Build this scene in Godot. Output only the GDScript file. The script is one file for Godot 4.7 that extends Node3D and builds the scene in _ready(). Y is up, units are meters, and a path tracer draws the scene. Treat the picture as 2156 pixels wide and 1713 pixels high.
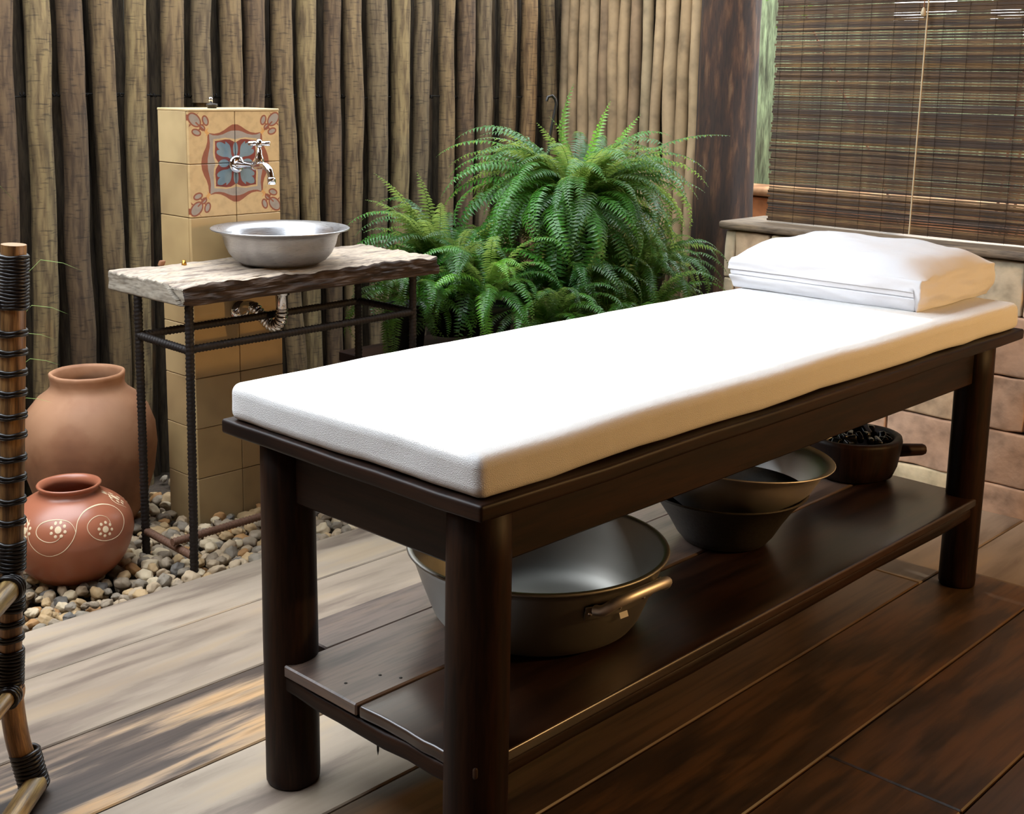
extends Node3D
# A courtyard treatment room: massage table, tiled tap pillar with a basin stand, pole walls, ferns and clay pots.

var R := RandomNumberGenerator.new()
var M := {}
var T := {}

func _ready() -> void:
	R.seed = 11
	# ---------------------------------------------------------------- camera, sky, sun, exposure
	var cam := Camera3D.new()
	cam.name = "camera"
	var yaw := 0.81673
	var pit := 0.17913
	var rol := 0.0171
	var F := Vector3(sin(yaw) * cos(pit), -sin(pit), -cos(yaw) * cos(pit))
	var Rt := Vector3(cos(yaw), 0, sin(yaw))
	var Up := Rt.cross(F)
	var R2 := Rt * cos(rol) + Up * sin(rol)
	var U2 := Up * cos(rol) - Rt * sin(rol)
	cam.transform = Transform3D(Basis(R2, U2, -F), Vector3(-1.2697, 1.3439, 1.9405))
	cam.near = 0.05
	cam.far = 100.0
	cam.projection = Camera3D.PROJECTION_FRUSTUM
	cam.keep_aspect = Camera3D.KEEP_HEIGHT
	cam.size = 0.05 * 1713.0 / 2629.33
	cam.frustum_offset = Vector2(0.05 * (1078.0 - 1083.67) / 2629.33, -0.05 * (856.5 - 652.19) / 2629.33)
	add_child(cam)
	cam.current = true

	var env := Environment.new()
	env.background_mode = Environment.BG_SKY
	var sky := Sky.new()
	var sm := ProceduralSkyMaterial.new()
	sm.sky_top_color = Color(0.85, 0.88, 0.91)
	sm.sky_horizon_color = Color(0.90, 0.90, 0.89)
	sm.ground_bottom_color = Color(0.25, 0.24, 0.2)
	sm.ground_horizon_color = Color(0.5, 0.52, 0.5)
	sm.sky_energy_multiplier = 1.0
	sky.sky_material = sm
	env.sky = sky
	env.background_energy_multiplier = 13.0
	env.tonemap_mode = Environment.TONE_MAPPER_LINEAR
	env.tonemap_exposure = 1.0
	env.sdfgi_enabled = true
	env.ssao_enabled = true
	env.ssil_enabled = true
	var we := WorldEnvironment.new()
	we.name = "world_environment"
	we.environment = env
	add_child(we)

	var sun := DirectionalLight3D.new()
	sun.name = "sun"
	sun.light_color = Color(1.0, 0.97, 0.93)
	sun.light_energy = 2.6
	sun.light_angular_distance = 0.7
	sun.sky_mode = DirectionalLight3D.SKY_MODE_LIGHT_ONLY
	sun.shadow_enabled = true
	add_child(sun)
	sun.look_at_from_position(Vector3(0.5, 1, -0.577), Vector3.ZERO, Vector3.UP)

	textures()
	materials()
	shell()
	pole_walls()
	low_wall()
	outside()
	massage_table()
	bedding()
	shelf_things()
	pillar()
	basin_stand()
	pots()
	chair()
	ferns()
	grass()
	pebbles()

# ==================================================================== small tools
func tag(o: Node, label := "", category := "", group := "", kind := "") -> Node:
	if label: o.set_meta("label", label)
	if category: o.set_meta("category", category)
	if group: o.set_meta("group", group)
	if kind: o.set_meta("kind", kind)
	return o

func numbered(called: String, parent: Node) -> String:
	if not parent.has_node(called): return called
	var n := 1
	while parent.has_node("%s_%03d" % [called, n]): n += 1
	return "%s_%03d" % [called, n]

var counts := {}
func put(called: String, mesh: Mesh, m: Material, parent: Node = self, xf := Transform3D.IDENTITY) -> MeshInstance3D:
	var o := MeshInstance3D.new()
	var key := str(parent.get_instance_id()) + called
	var n: int = counts.get(key, 0)
	counts[key] = n + 1
	o.name = called if n == 0 else "%s_%03d" % [called, n]
	o.mesh = mesh
	o.material_override = null
	if mesh is PrimitiveMesh: (mesh as PrimitiveMesh).material = m
	else: o.set_surface_override_material(0, m)
	o.transform = xf
	parent.add_child(o, true)
	return o

func thing(called: String, label: String, category: String, at := Vector3.ZERO, turn := 0.0, group := "") -> Node3D:
	var o := Node3D.new()
	var key := str(get_instance_id()) + called
	var n: int = counts.get(key, 0)
	counts[key] = n + 1
	o.name = called if n == 0 else "%s_%03d" % [called, n]
	o.position = at
	o.rotation.y = turn
	add_child(o, true)
	tag(o, label, category, group)
	return o

func struct(called: String, label: String, category := "") -> Node3D:
	var o := Node3D.new()
	o.name = called
	add_child(o, true)
	tag(o, label, category, "", "structure")
	return o

func at(x: float, y: float, z: float) -> Transform3D:
	return Transform3D(Basis.IDENTITY, Vector3(x, y, z))

func xf(p: Vector3, rx := 0.0, ry := 0.0, rz := 0.0, s := 1.0) -> Transform3D:
	return Transform3D(Basis.from_euler(Vector3(rx, ry, rz)).scaled(Vector3(s, s, s)), p)

func begin() -> SurfaceTool:
	var st := SurfaceTool.new()
	st.begin(Mesh.PRIMITIVE_TRIANGLES)
	st.set_smooth_group(0)
	return st

func fin(st: SurfaceTool) -> ArrayMesh:
	st.generate_normals()
	st.index()
	return st.commit()

func tri(st: SurfaceTool, a: Vector3, b: Vector3, c: Vector3, ua := Vector2.ZERO, ub := Vector2.ZERO, uc := Vector2.ZERO) -> void:
	st.set_uv(ua); st.set_uv2(ua); st.add_vertex(a)
	st.set_uv(ub); st.set_uv2(ub); st.add_vertex(b)
	st.set_uv(uc); st.set_uv2(uc); st.add_vertex(c)

func quad(st: SurfaceTool, a: Vector3, b: Vector3, c: Vector3, d: Vector3, ua := Vector2.ZERO, ub := Vector2.ZERO, uc := Vector2.ZERO, ud := Vector2.ZERO) -> void:
	tri(st, a, b, c, ua, ub, uc)
	tri(st, a, c, d, ua, uc, ud)

# chamfered box, long axis first for the grain: uv = metres along x, metres round
func cbox(size: Vector3, c := 0.003, uvo := Vector2.ZERO, st: SurfaceTool = null, off := Transform3D.IDENTITY) -> ArrayMesh:
	var own := st == null
	if own: st = begin()
	var h := size / 2.0
	c = minf(c, minf(h.x, minf(h.y, h.z)) * 0.95)
	st.set_smooth_group(-1)
	# for corner signs s, three points: inset along each pair of axes
	var P := func(sx: int, sy: int, sz: int, ax: int) -> Vector3:
		var p := Vector3(sx * (h.x - (c if ax != 0 else 0.0)), sy * (h.y - (c if ax != 1 else 0.0)), sz * (h.z - (c if ax != 2 else 0.0)))
		return p
	var faces := []
	for s in [-1, 1]:
		faces.append([P.call(s, -1, -1, 0), P.call(s, 1, -1, 0), P.call(s, 1, 1, 0), P.call(s, -1, 1, 0)])
		faces.append([P.call(-1, s, -1, 1), P.call(1, s, -1, 1), P.call(1, s, 1, 1), P.call(-1, s, 1, 1)])
		faces.append([P.call(-1, -1, s, 2), P.call(1, -1, s, 2), P.call(1, 1, s, 2), P.call(-1, 1, s, 2)])
		for t in [-1, 1]:
			faces.append([P.call(s, t, -1, 0), P.call(s, t, 1, 0), P.call(s, t, 1, 1), P.call(s, t, -1, 1)])
			faces.append([P.call(s, -1, t, 0), P.call(s, 1, t, 0), P.call(s, 1, t, 2), P.call(s, -1, t, 2)])
			faces.append([P.call(-1, s, t, 1), P.call(1, s, t, 1), P.call(1, s, t, 2), P.call(-1, s, t, 2)])
			for u in [-1, 1]:
				faces.append([P.call(s, t, u, 0), P.call(s, t, u, 1), P.call(s, t, u, 2)])
	for f in faces:
		var ctr := Vector3.ZERO
		for p in f: ctr += p
		ctr /= f.size()
		var n: Vector3 = (f[1] - f[0]).cross(f[2] - f[0])
		if n.dot(ctr) > 0: f.reverse()
		n = n.abs()
		var uv := []
		for p in f:
			var w: Vector2 = Vector2(p.z, p.y) if n.x > n.y and n.x > n.z else (Vector2(p.x, p.z) if n.y >= n.z else Vector2(p.x, p.y + 0.37))
			uv.append(w + uvo)
		for k in range(1, f.size() - 1):
			tri(st, off * f[0], off * f[k], off * f[k + 1], uv[0], uv[k], uv[k + 1])
	return fin(st) if own else null

# rounded box on a subdivided cube; deform moves each point
func rbox(size: Vector3, r: float, n: int, deform: Variant = null, st: SurfaceTool = null, faces := [0, 1, 2, 3, 4, 5]) -> ArrayMesh:
	var own := st == null
	if own: st = begin()
	st.set_smooth_group(0)
	var h := size / 2.0
	var inner := h - Vector3(r, r, r)
	inner = Vector3(maxf(inner.x, 0), maxf(inner.y, 0), maxf(inner.z, 0))
	var axes := [[Vector3.RIGHT, Vector3.UP, Vector3.BACK], [Vector3.LEFT, Vector3.BACK, Vector3.UP], [Vector3.UP, Vector3.BACK, Vector3.RIGHT], [Vector3.DOWN, Vector3.RIGHT, Vector3.BACK], [Vector3.BACK, Vector3.RIGHT, Vector3.UP], [Vector3.FORWARD, Vector3.UP, Vector3.RIGHT]]
	for fi in faces:
		var a: Array = axes[fi]
		var N: Vector3 = a[0]; var t1: Vector3 = a[1]; var t2: Vector3 = a[2]
		var h1 := absf(h.dot(t1)); var h2 := absf(h.dot(t2)); var hn := absf(h.dot(N))
		var s1 := spaced(h1, r, n); var s2 := spaced(h2, r, n)
		var g := []
		for u in s1:
			var row := []
			for v in s2:
				var p: Vector3 = N * hn + t1 * u + t2 * v
				var q := Vector3(clampf(p.x, -inner.x, inner.x), clampf(p.y, -inner.y, inner.y), clampf(p.z, -inner.z, inner.z))
				var d := p - q
				# keep the cube's point spread even round the rounding
				if d.length() > 0: p = q + d.normalized() * r
				if deform != null: p = deform.call(p)
				row.append(p)
			g.append(row)
		for i in s1.size() - 1:
			for j in s2.size() - 1:
				var ua := Vector2(s1[i], s2[j]); var ub := Vector2(s1[i + 1], s2[j]); var uc := Vector2(s1[i + 1], s2[j + 1]); var ud := Vector2(s1[i], s2[j + 1])
				if h2 > h1:
					ua = Vector2(ua.y, ua.x); ub = Vector2(ub.y, ub.x); uc = Vector2(uc.y, uc.x); ud = Vector2(ud.y, ud.x)
				quad(st, g[i][j], g[i][j + 1], g[i + 1][j + 1], g[i + 1][j], ua, ud, uc, ub)
	return fin(st) if own else null

func spaced(h: float, r: float, n: int) -> Array:
	# n cells over the flat middle, three over each rounding
	var out := []
	for k in 3: out.append(-h + r * (1.0 - cos(k / 3.0 * PI / 2)) if false else -h + r * tan(k / 3.0 * PI / 4) )
	for k in n + 1: out.append(lerpf(-h + r, h - r, float(k) / n))
	for k in [2, 1, 0]: out.append(h - r * tan(k / 3.0 * PI / 4))
	return out

func grid(st: SurfaceTool, g: Array, flip := false, uvs: Array = []) -> void:
	for i in g.size() - 1:
		for j in g[i].size() - 1:
			var ua := Vector2(i, j); var ub := Vector2(i + 1, j); var uc := Vector2(i + 1, j + 1); var ud := Vector2(i, j + 1)
			if uvs.size():
				ua = uvs[i][j]; ub = uvs[i + 1][j]; uc = uvs[i + 1][j + 1]; ud = uvs[i][j + 1]
			if flip: quad(st, g[i][j], g[i][j + 1], g[i + 1][j + 1], g[i + 1][j], ua, ud, uc, ub)
			else: quad(st, g[i][j], g[i + 1][j], g[i + 1][j + 1], g[i][j + 1], ua, ub, uc, ud)

# profile: radius, height from the axis at the bottom over the outside to the inside; wob(angle, h) adds to the radius
func lathe(prof: Array, seg := 40, st: SurfaceTool = null, wob: Variant = null) -> ArrayMesh:
	var own := st == null
	if own: st = begin()
	st.set_smooth_group(0)
	var g := []; var uvs := []
	var rm := 0.0
	for p in prof: rm = maxf(rm, p.x)
	for i in seg + 1:
		var a := TAU * (i % seg) / seg
		var row := []; var ur := []
		var l := 0.0
		for j in prof.size():
			var p: Vector2 = prof[j]
			if j: l += p.distance_to(prof[j - 1])
			var r := p.x
			if wob != null and r > 0.0001: r += wob.call(a, p.y)
			row.append(Vector3(cos(a) * r, p.y, sin(a) * r))
			ur.append(Vector2(l, TAU * i / seg * rm))
		g.append(row); uvs.append(ur)
	grid(st, g, false, uvs)
	return fin(st) if own else null

# tube along points; radius may vary: rad(t 0..1, angle) or a number
func tube(pts: Array, rad: Variant, seg := 10, caps := true, st: SurfaceTool = null, closed := false) -> ArrayMesh:
	var own := st == null
	if own: st = begin()
	st.set_smooth_group(0)
	var n := pts.size()
	var g := []; var uvs := []
	var up := Vector3.UP
	var d0: Vector3 = (pts[1] - pts[0]).normalized()
	if absf(d0.dot(up)) > 0.9: up = Vector3.RIGHT
	var side := d0.cross(up).normalized()
	var l := 0.0
	for k in n:
		var d: Vector3
		if closed: d = (pts[(k + 1) % n] - pts[(k + n - 1) % n]).normalized()
		else: d = (pts[mini(k + 1, n - 1)] - pts[maxi(k - 1, 0)]).normalized()
		side = (side - d * side.dot(d)).normalized()
		var oth := side.cross(d)
		if k: l += pts[k].distance_to(pts[k - 1])
		var row := []; var ur := []
		for i in seg + 1:
			var a := TAU * (i % seg) / seg
			var r: float = rad.call(float(k) / (n - 1), a) if rad is Callable else rad
			row.append(pts[k] + (side * cos(a) + oth * sin(a)) * r)
			ur.append(Vector2(l, TAU * i / seg * (0.02 if rad is Callable else rad)))
		g.append(row); uvs.append(ur)
	if closed:
		g.append(g[0]); uvs.append(uvs[0])
	grid(st, g, false, uvs)
	if caps and not closed:
		st.set_smooth_group(-1)
		for i in seg:
			tri(st, pts[0], g[0][i], g[0][i + 1])
			tri(st, pts[n - 1], g[n - 1][i + 1], g[n - 1][i])
		st.set_smooth_group(0)
	return fin(st) if own else null

func line(a: Vector3, b: Vector3, n: int) -> Array:
	var out := []
	for k in n + 1: out.append(a.lerp(b, float(k) / n))
	return out

func smooth(ctrl: Array, n: int) -> Array:
	var c := Curve3D.new()
	for k in ctrl.size():
		var t: Vector3 = (ctrl[mini(k + 1, ctrl.size() - 1)] - ctrl[maxi(k - 1, 0)]) / 6.0
		c.add_point(ctrl[k], -t, t)
	var out := []
	c.bake_interval = 0.004
	var len := c.get_baked_length()
	for k in n + 1: out.append(c.sample_baked(len * k / n, true))
	return out

# ==================================================================== textures and materials
func noise(freq: float, sd: int, oct := 4, warp := 0.0, type := FastNoiseLite.TYPE_SIMPLEX_SMOOTH) -> FastNoiseLite:
	var n := FastNoiseLite.new()
	n.noise_type = type
	n.seed = sd
	n.frequency = freq
	n.fractal_octaves = oct
	if warp > 0:
		n.domain_warp_enabled = true
		n.domain_warp_amplitude = warp
		n.domain_warp_frequency = freq * 0.7
	return n

func ntex(n: FastNoiseLite, stops: Array, size := 512) -> NoiseTexture2D:
	var t := NoiseTexture2D.new()
	t.width = size; t.height = size
	t.seamless = true
	t.seamless_blend_skirt = 0.2
	t.noise = n
	if stops.size():
		var g := Gradient.new()
		var o := PackedFloat32Array(); var c := PackedColorArray()
		for s in stops:
			o.append(s[0]); c.append(s[1])
		g.offsets = o; g.colors = c
		t.color_ramp = g
	return t

func gr(v: float) -> Color: return Color(v, v, v)

func textures() -> void:
	T.grain = ntex(noise(0.008, 3, 5, 40.0), [[0.0, Color(0.40, 0.35, 0.32)], [0.3, Color(0.62, 0.56, 0.51)], [0.5, Color(0.78, 0.73, 0.67)], [0.7, Color(0.9, 0.85, 0.77)], [1.0, Color(1, 0.96, 0.87)]], 1024)
	T.old = ntex(noise(0.007, 17, 5, 60.0), [[0.0, Color(0.55, 0.52, 0.51)], [0.25, Color(0.74, 0.71, 0.70)], [0.42, Color(0.88, 0.86, 0.84)], [0.6, Color(0.94, 0.92, 0.90)], [0.78, Color(0.98, 0.94, 0.88)], [1.0, Color(1, 0.97, 0.92)]], 1024)
	T.streak = ntex(noise(0.008, 27, 5, 50.0), [[0.0, Color(0.32, 0.29, 0.30)], [0.33, Color(0.42, 0.39, 0.39)], [0.45, Color(0.66, 0.62, 0.60)], [0.55, Color(0.88, 0.82, 0.74)], [0.7, Color(1.0, 0.88, 0.72)], [1.0, Color(1, 0.95, 0.85)]], 1024)
	T.streak_soft = ntex(noise(0.009, 28, 5, 60.0), [[0.0, Color(0.58, 0.56, 0.56)], [0.35, Color(0.68, 0.66, 0.65)], [0.48, Color(0.84, 0.81, 0.78)], [0.6, Color(0.95, 0.9, 0.83)], [0.75, Color(1.0, 0.92, 0.8)], [1.0, Color(1, 0.95, 0.87)]], 1024)
	T.lines = ntex(noise(0.03, 5, 4, 10.0), [[0.0, gr(0.68)], [0.3, gr(0.86)], [0.55, gr(1)], [1.0, gr(1)]], 512)
	T.blotch = ntex(noise(0.008, 9, 4), [[0.0, gr(0.76)], [0.4, gr(0.92)], [0.7, gr(1)], [1.0, gr(1)]], 512)
	T.soft = ntex(noise(0.006, 13, 3), [[0.0, Color(0.86, 0.85, 0.84)], [0.45, Color(0.95, 0.95, 0.94)], [1.0, gr(1)]], 512)
	T.speck = ntex(noise(0.05, 21, 3), [[0.0, gr(0.5)], [0.35, gr(0.85)], [0.6, gr(1)], [1.0, gr(1)]], 512)
	T.fine = ntex(noise(0.09, 31, 3), [], 512)
	T.rough = ntex(noise(0.02, 33, 5), [], 512)
	T.bark = ntex(noise(0.012, 41, 5, 30.0), [[0.0, Color(0.56, 0.50, 0.44)], [0.35, Color(0.76, 0.71, 0.64)], [0.5, Color(0.87, 0.83, 0.76)], [0.68, Color(0.96, 0.92, 0.84)], [1.0, Color(1, 0.98, 0.9)]], 1024)
	T.rings = ntex(noise(0.035, 44, 3, 12.0), [[0.0, gr(0.6)], [0.24, gr(0.78)], [0.34, gr(0.97)], [1.0, gr(1)]], 512)
	T.post = ntex(noise(0.009, 47, 5, 70.0), [[0.0, Color(0.40, 0.35, 0.33)], [0.42, Color(0.50, 0.43, 0.38)], [0.55, Color(0.6, 0.5, 0.42)], [0.66, Color(0.78, 0.66, 0.54)], [0.82, Color(0.92, 0.87, 0.78)], [1.0, Color(1, 0.95, 0.85)]], 1024)
	T.clay = ntex(noise(0.006, 51, 4, 30.0), [[0.0, Color(0.62, 0.55, 0.5)], [0.4, Color(0.82, 0.76, 0.7)], [0.6, Color(0.95, 0.93, 0.9)], [1.0, Color(1, 1, 0.98)]], 512)
	T.brush = ntex(noise(0.06, 61, 3), [[0.0, gr(0.2)], [1.0, gr(0.8)]], 512)

func mat(col: Color, rough := 0.7, metal := 0.0) -> StandardMaterial3D:
	var m := StandardMaterial3D.new()
	m.albedo_color = col
	m.roughness = rough
	m.metallic = metal
	return m

func wood(col: Color, tex: Texture2D, su: float, sv: float, rough: float, bump := 0.06) -> StandardMaterial3D:
	var m := mat(col, rough)
	m.albedo_texture = tex
	m.uv1_scale = Vector3(su, sv, 1)
	m.detail_enabled = true
	m.detail_albedo = T.lines
	m.detail_blend_mode = BaseMaterial3D.BLEND_MODE_MUL
	m.detail_uv_layer = BaseMaterial3D.DETAIL_UV_2
	m.uv2_scale = Vector3(su * 2.3, sv * 3.1, 1)
	if bump > 0:
		m.heightmap_enabled = true
		m.heightmap_texture = tex
		m.heightmap_scale = bump
	return m

func solid(col: Color, tex: Texture2D, scale: float, rough: float, bump := 0.0, btex: Texture2D = null, bworld := false) -> StandardMaterial3D:
	var m := mat(col, rough)
	m.albedo_texture = tex
	m.uv1_triplanar = true
	m.uv1_world_triplanar = bworld
	m.uv1_scale = Vector3(scale, scale, scale)
	if bump > 0:
		m.heightmap_enabled = true
		m.heightmap_texture = btex if btex else tex
		m.heightmap_scale = bump
	return m

func materials() -> void:
	M.floor = []
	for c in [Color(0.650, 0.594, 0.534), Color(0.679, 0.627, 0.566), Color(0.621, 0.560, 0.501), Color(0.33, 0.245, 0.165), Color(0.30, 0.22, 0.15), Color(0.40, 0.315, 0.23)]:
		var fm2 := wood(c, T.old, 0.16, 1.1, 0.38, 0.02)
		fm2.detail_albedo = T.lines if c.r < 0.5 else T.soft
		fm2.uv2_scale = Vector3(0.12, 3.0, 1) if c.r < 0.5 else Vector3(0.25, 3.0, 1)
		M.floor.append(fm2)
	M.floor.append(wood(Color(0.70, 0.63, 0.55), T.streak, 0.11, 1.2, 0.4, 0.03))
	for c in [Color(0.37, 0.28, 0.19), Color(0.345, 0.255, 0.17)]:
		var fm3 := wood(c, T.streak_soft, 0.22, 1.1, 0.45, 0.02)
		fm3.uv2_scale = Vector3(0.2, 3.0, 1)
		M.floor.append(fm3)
	M.table = wood(Color(0.165, 0.09, 0.05), T.grain, 0.25, 3.0, 0.5, 0.04)
	M.table_leg = wood(Color(0.18, 0.105, 0.062), T.grain, 0.25, 2.6, 0.52, 0.05)
	M.shelf = wood(Color(0.22, 0.145, 0.11), T.grain, 0.2, 2.0, 0.3, 0.02)
	M.shelf.metallic_specular = 0.75
	M.shelf_sheen = wood(Color(0.42, 0.36, 0.33), T.old, 0.2, 2.0, 0.3, 0.02)  # paler colour paints the sky sheen on the far board
	M.shelf_sheen.metallic_specular = 0.8
	M.table.metallic_specular = 0.35
	M.table_leg.metallic_specular = 0.3
	M.nail = mat(Color(0.1, 0.09, 0.08), 0.5, 0.6)
	M.towel = solid(Color(0.84, 0.835, 0.83), T.fine, 9.0, 0.95, 0.12, T.fine)
	M.towel.albedo_texture = null
	M.towel.rim_enabled = true
	M.towel.rim = 0.4
	M.cotton = solid(Color(0.82, 0.82, 0.835), T.fine, 5.0, 0.95, 0.05, T.rough)
	M.cotton.albedo_texture = null
	M.alu = mat(Color(0.70, 0.70, 0.71), 0.36, 1.0)
	M.alu.roughness_texture = T.brush
	M.alu.roughness = 0.75
	M.alu.uv1_scale = Vector3(40, 0.6, 1)
	M.alu.heightmap_enabled = true
	M.alu.heightmap_texture = T.brush
	M.alu.heightmap_scale = 0.004
	M.alu_dull = mat(Color(0.57, 0.56, 0.535), 0.48, 1.0)
	M.alu_dull.heightmap_enabled = true
	M.alu_dull.heightmap_texture = T.brush
	M.alu_dull.heightmap_scale = 0.002
	M.alu_dull.uv1_scale = Vector3(40, 0.6, 1)
	M.steel = mat(Color(0.84, 0.82, 0.80), 0.5, 1.0)
	M.dark_iron = solid(Color(0.22, 0.20, 0.175), T.speck, 5.0, 0.55, 0.05, T.rough)
	M.dark_iron.metallic = 0.5
	M.chrome = mat(Color(0.86, 0.86, 0.87), 0.06, 1.0)
	M.tile = []
	for c in [Color(0.71, 0.60, 0.42), Color(0.69, 0.58, 0.41), Color(0.72, 0.62, 0.45), Color(0.67, 0.565, 0.40)]:
		M.tile.append(solid(c, T.soft, 1.6, 0.55, 0.015, T.rough, true))
	M.mortar = solid(Color(0.62, 0.56, 0.46), T.speck, 6.0, 0.9, 0.03)
	M.rebar = solid(Color(0.13, 0.10, 0.085), T.speck, 8.0, 0.6, 0.02)
	M.rebar.metallic = 0.35
	M.rust = solid(Color(0.40, 0.27, 0.19), T.speck, 8.0, 0.75, 0.02)
	M.plank = wood(Color(0.68, 0.63, 0.57), T.old, 0.7, 3.2, 0.8, 0.2)
	M.plank_side = wood(Color(0.30, 0.24, 0.2), T.grain, 0.7, 5.0, 0.8, 0.25)
	M.endgrain = solid(Color(0.56, 0.52, 0.46), T.blotch, 4.0, 0.85, 0.03, T.rough)
	M.brass = mat(Color(0.75, 0.55, 0.25), 0.3, 1.0)
	M.chip = mat(Color(0.45, 0.28, 0.15), 0.7)
	M.clay_big = solid(Color(0.66, 0.49, 0.37), T.clay, 1.4, 0.72, 0.06, T.rough)
	M.clay_small = solid(Color(0.655, 0.395, 0.29), T.soft, 2.0, 0.33, 0.012, T.rough)
	M.paint = mat(Color(0.86, 0.76, 0.62), 0.55)
	M.cane = wood(Color(0.70, 0.56, 0.38), T.grain, 0.6, 6.0, 0.4, 0.02)
	M.cane_pale = wood(Color(0.78, 0.68, 0.46), T.grain, 0.6, 6.0, 0.35, 0.02)
	M.binding = mat(Color(0.075, 0.05, 0.045), 0.38)
	M.navy = solid(Color(0.04, 0.05, 0.09), T.fine, 8.0, 0.9, 0.05)
	M.fern = []
	for c in [Color(0.08, 0.25, 0.085), Color(0.11, 0.31, 0.095), Color(0.15, 0.37, 0.08), Color(0.30, 0.52, 0.09), Color(0.30, 0.32, 0.11)]:
		var m := mat(c, 0.36)
		m.backlight_enabled = true
		m.backlight = Color(0.55, 0.62, 0.3)
		m.cull_mode = BaseMaterial3D.CULL_DISABLED
		M.fern.append(m)
	M.dry = mat(Color(0.55, 0.36, 0.16), 0.7)
	M.grass = mat(Color(0.55, 0.68, 0.38), 0.5)
	M.black_pot = mat(Color(0.03, 0.03, 0.032), 0.45)
	M.soil = solid(Color(0.08, 0.055, 0.04), T.speck, 8.0, 1.0, 0.3, T.rough)
	M.terracotta = solid(Color(0.66, 0.42, 0.31), T.clay, 3.0, 0.8, 0.02)
	M.peb = []
	for c in [Color(0.72, 0.60, 0.43), Color(0.70, 0.61, 0.49), Color(0.59, 0.52, 0.43), Color(0.54, 0.49, 0.42), Color(0.80, 0.72, 0.59), Color(0.68, 0.50, 0.30), Color(0.42, 0.395, 0.365)]:
		M.peb.append(solid(c, T.blotch, 9.0, 0.65, 0.02, T.rough))
	M.pole = []
	for c in [Color(0.456, 0.391, 0.288), Color(0.502, 0.446, 0.329), Color(0.381, 0.313, 0.234), Color(0.428, 0.377, 0.293), Color(0.530, 0.442, 0.324)]:
		var m := wood(c, T.bark, 0.5, 3.5, 0.85, 0.12)
		m.detail_albedo = T.rings
		m.uv2_scale = Vector3(5.0, 0.7, 1)
		M.pole.append(m)
	M.pole_light = []
	for c in [Color(0.630, 0.522, 0.386), Color(0.658, 0.553, 0.420), Color(0.545, 0.441, 0.328), Color(0.611, 0.526, 0.403)]:
		var m := wood(c, T.soft, 0.5, 3.0, 0.8, 0.08)
		m.detail_albedo = T.blotch
		m.uv2_scale = Vector3(2.0, 2.0, 1)
		M.pole_light.append(m)
	M.pole_back = wood(Color(0.312, 0.273, 0.218), T.bark, 0.5, 4.0, 0.9, 0.1)  # darker than the front poles: shade of the gaps put into the colour
	M.post = wood(Color(0.378, 0.293, 0.224), T.post, 0.3, 1.6, 0.85, 0.1)
	M.wire = mat(Color(0.09, 0.08, 0.07), 0.6, 0.5)
	M.stone = []
	for c in [Color(0.781, 0.701, 0.564), Color(0.814, 0.746, 0.609), Color(0.770, 0.655, 0.529), Color(0.803, 0.734, 0.621), Color(0.759, 0.621, 0.517)]:
		M.stone.append(solid(c, T.blotch, 2.6, 0.9, 0.10, T.rough, true))
	M.sill = wood(Color(0.50, 0.44, 0.37), T.old, 0.5, 3.0, 0.7, 0.1)
	M.slat = []
	for c in [Color(0.404, 0.311, 0.192), Color(0.344, 0.260, 0.160), Color(0.447, 0.353, 0.224), Color(0.275, 0.202, 0.124), Color(0.516, 0.420, 0.276)]:
		M.slat.append(wood(c, T.grain, 1.2, 30.0, 0.75, 0.0))
	M.cord = mat(Color(0.72, 0.66, 0.55), 0.8)
	M.thread = mat(Color(0.12, 0.08, 0.05), 0.8)
	M.roof = solid(Color(0.30, 0.21, 0.14), T.blotch, 1.0, 0.9)
	M.plaster = solid(Color(0.42, 0.33, 0.24), T.blotch, 0.6, 0.95)
	M.white_plaster = solid(Color(0.90, 0.88, 0.84), T.soft, 0.6, 0.95)
	M.green_board = wood(Color(0.62, 0.72, 0.60), T.grain, 0.4, 3.0, 0.8, 0.05)
	M.orange = solid(Color(0.90, 0.60, 0.41), T.blotch, 1.5, 0.95)
	M.coping = solid(Color(0.80, 0.62, 0.47), T.clay, 2.0, 0.8, 0.02)
	M.earth = solid(Color(0.24, 0.19, 0.14), T.speck, 3.0, 1.0, 0.2, T.rough)

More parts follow.
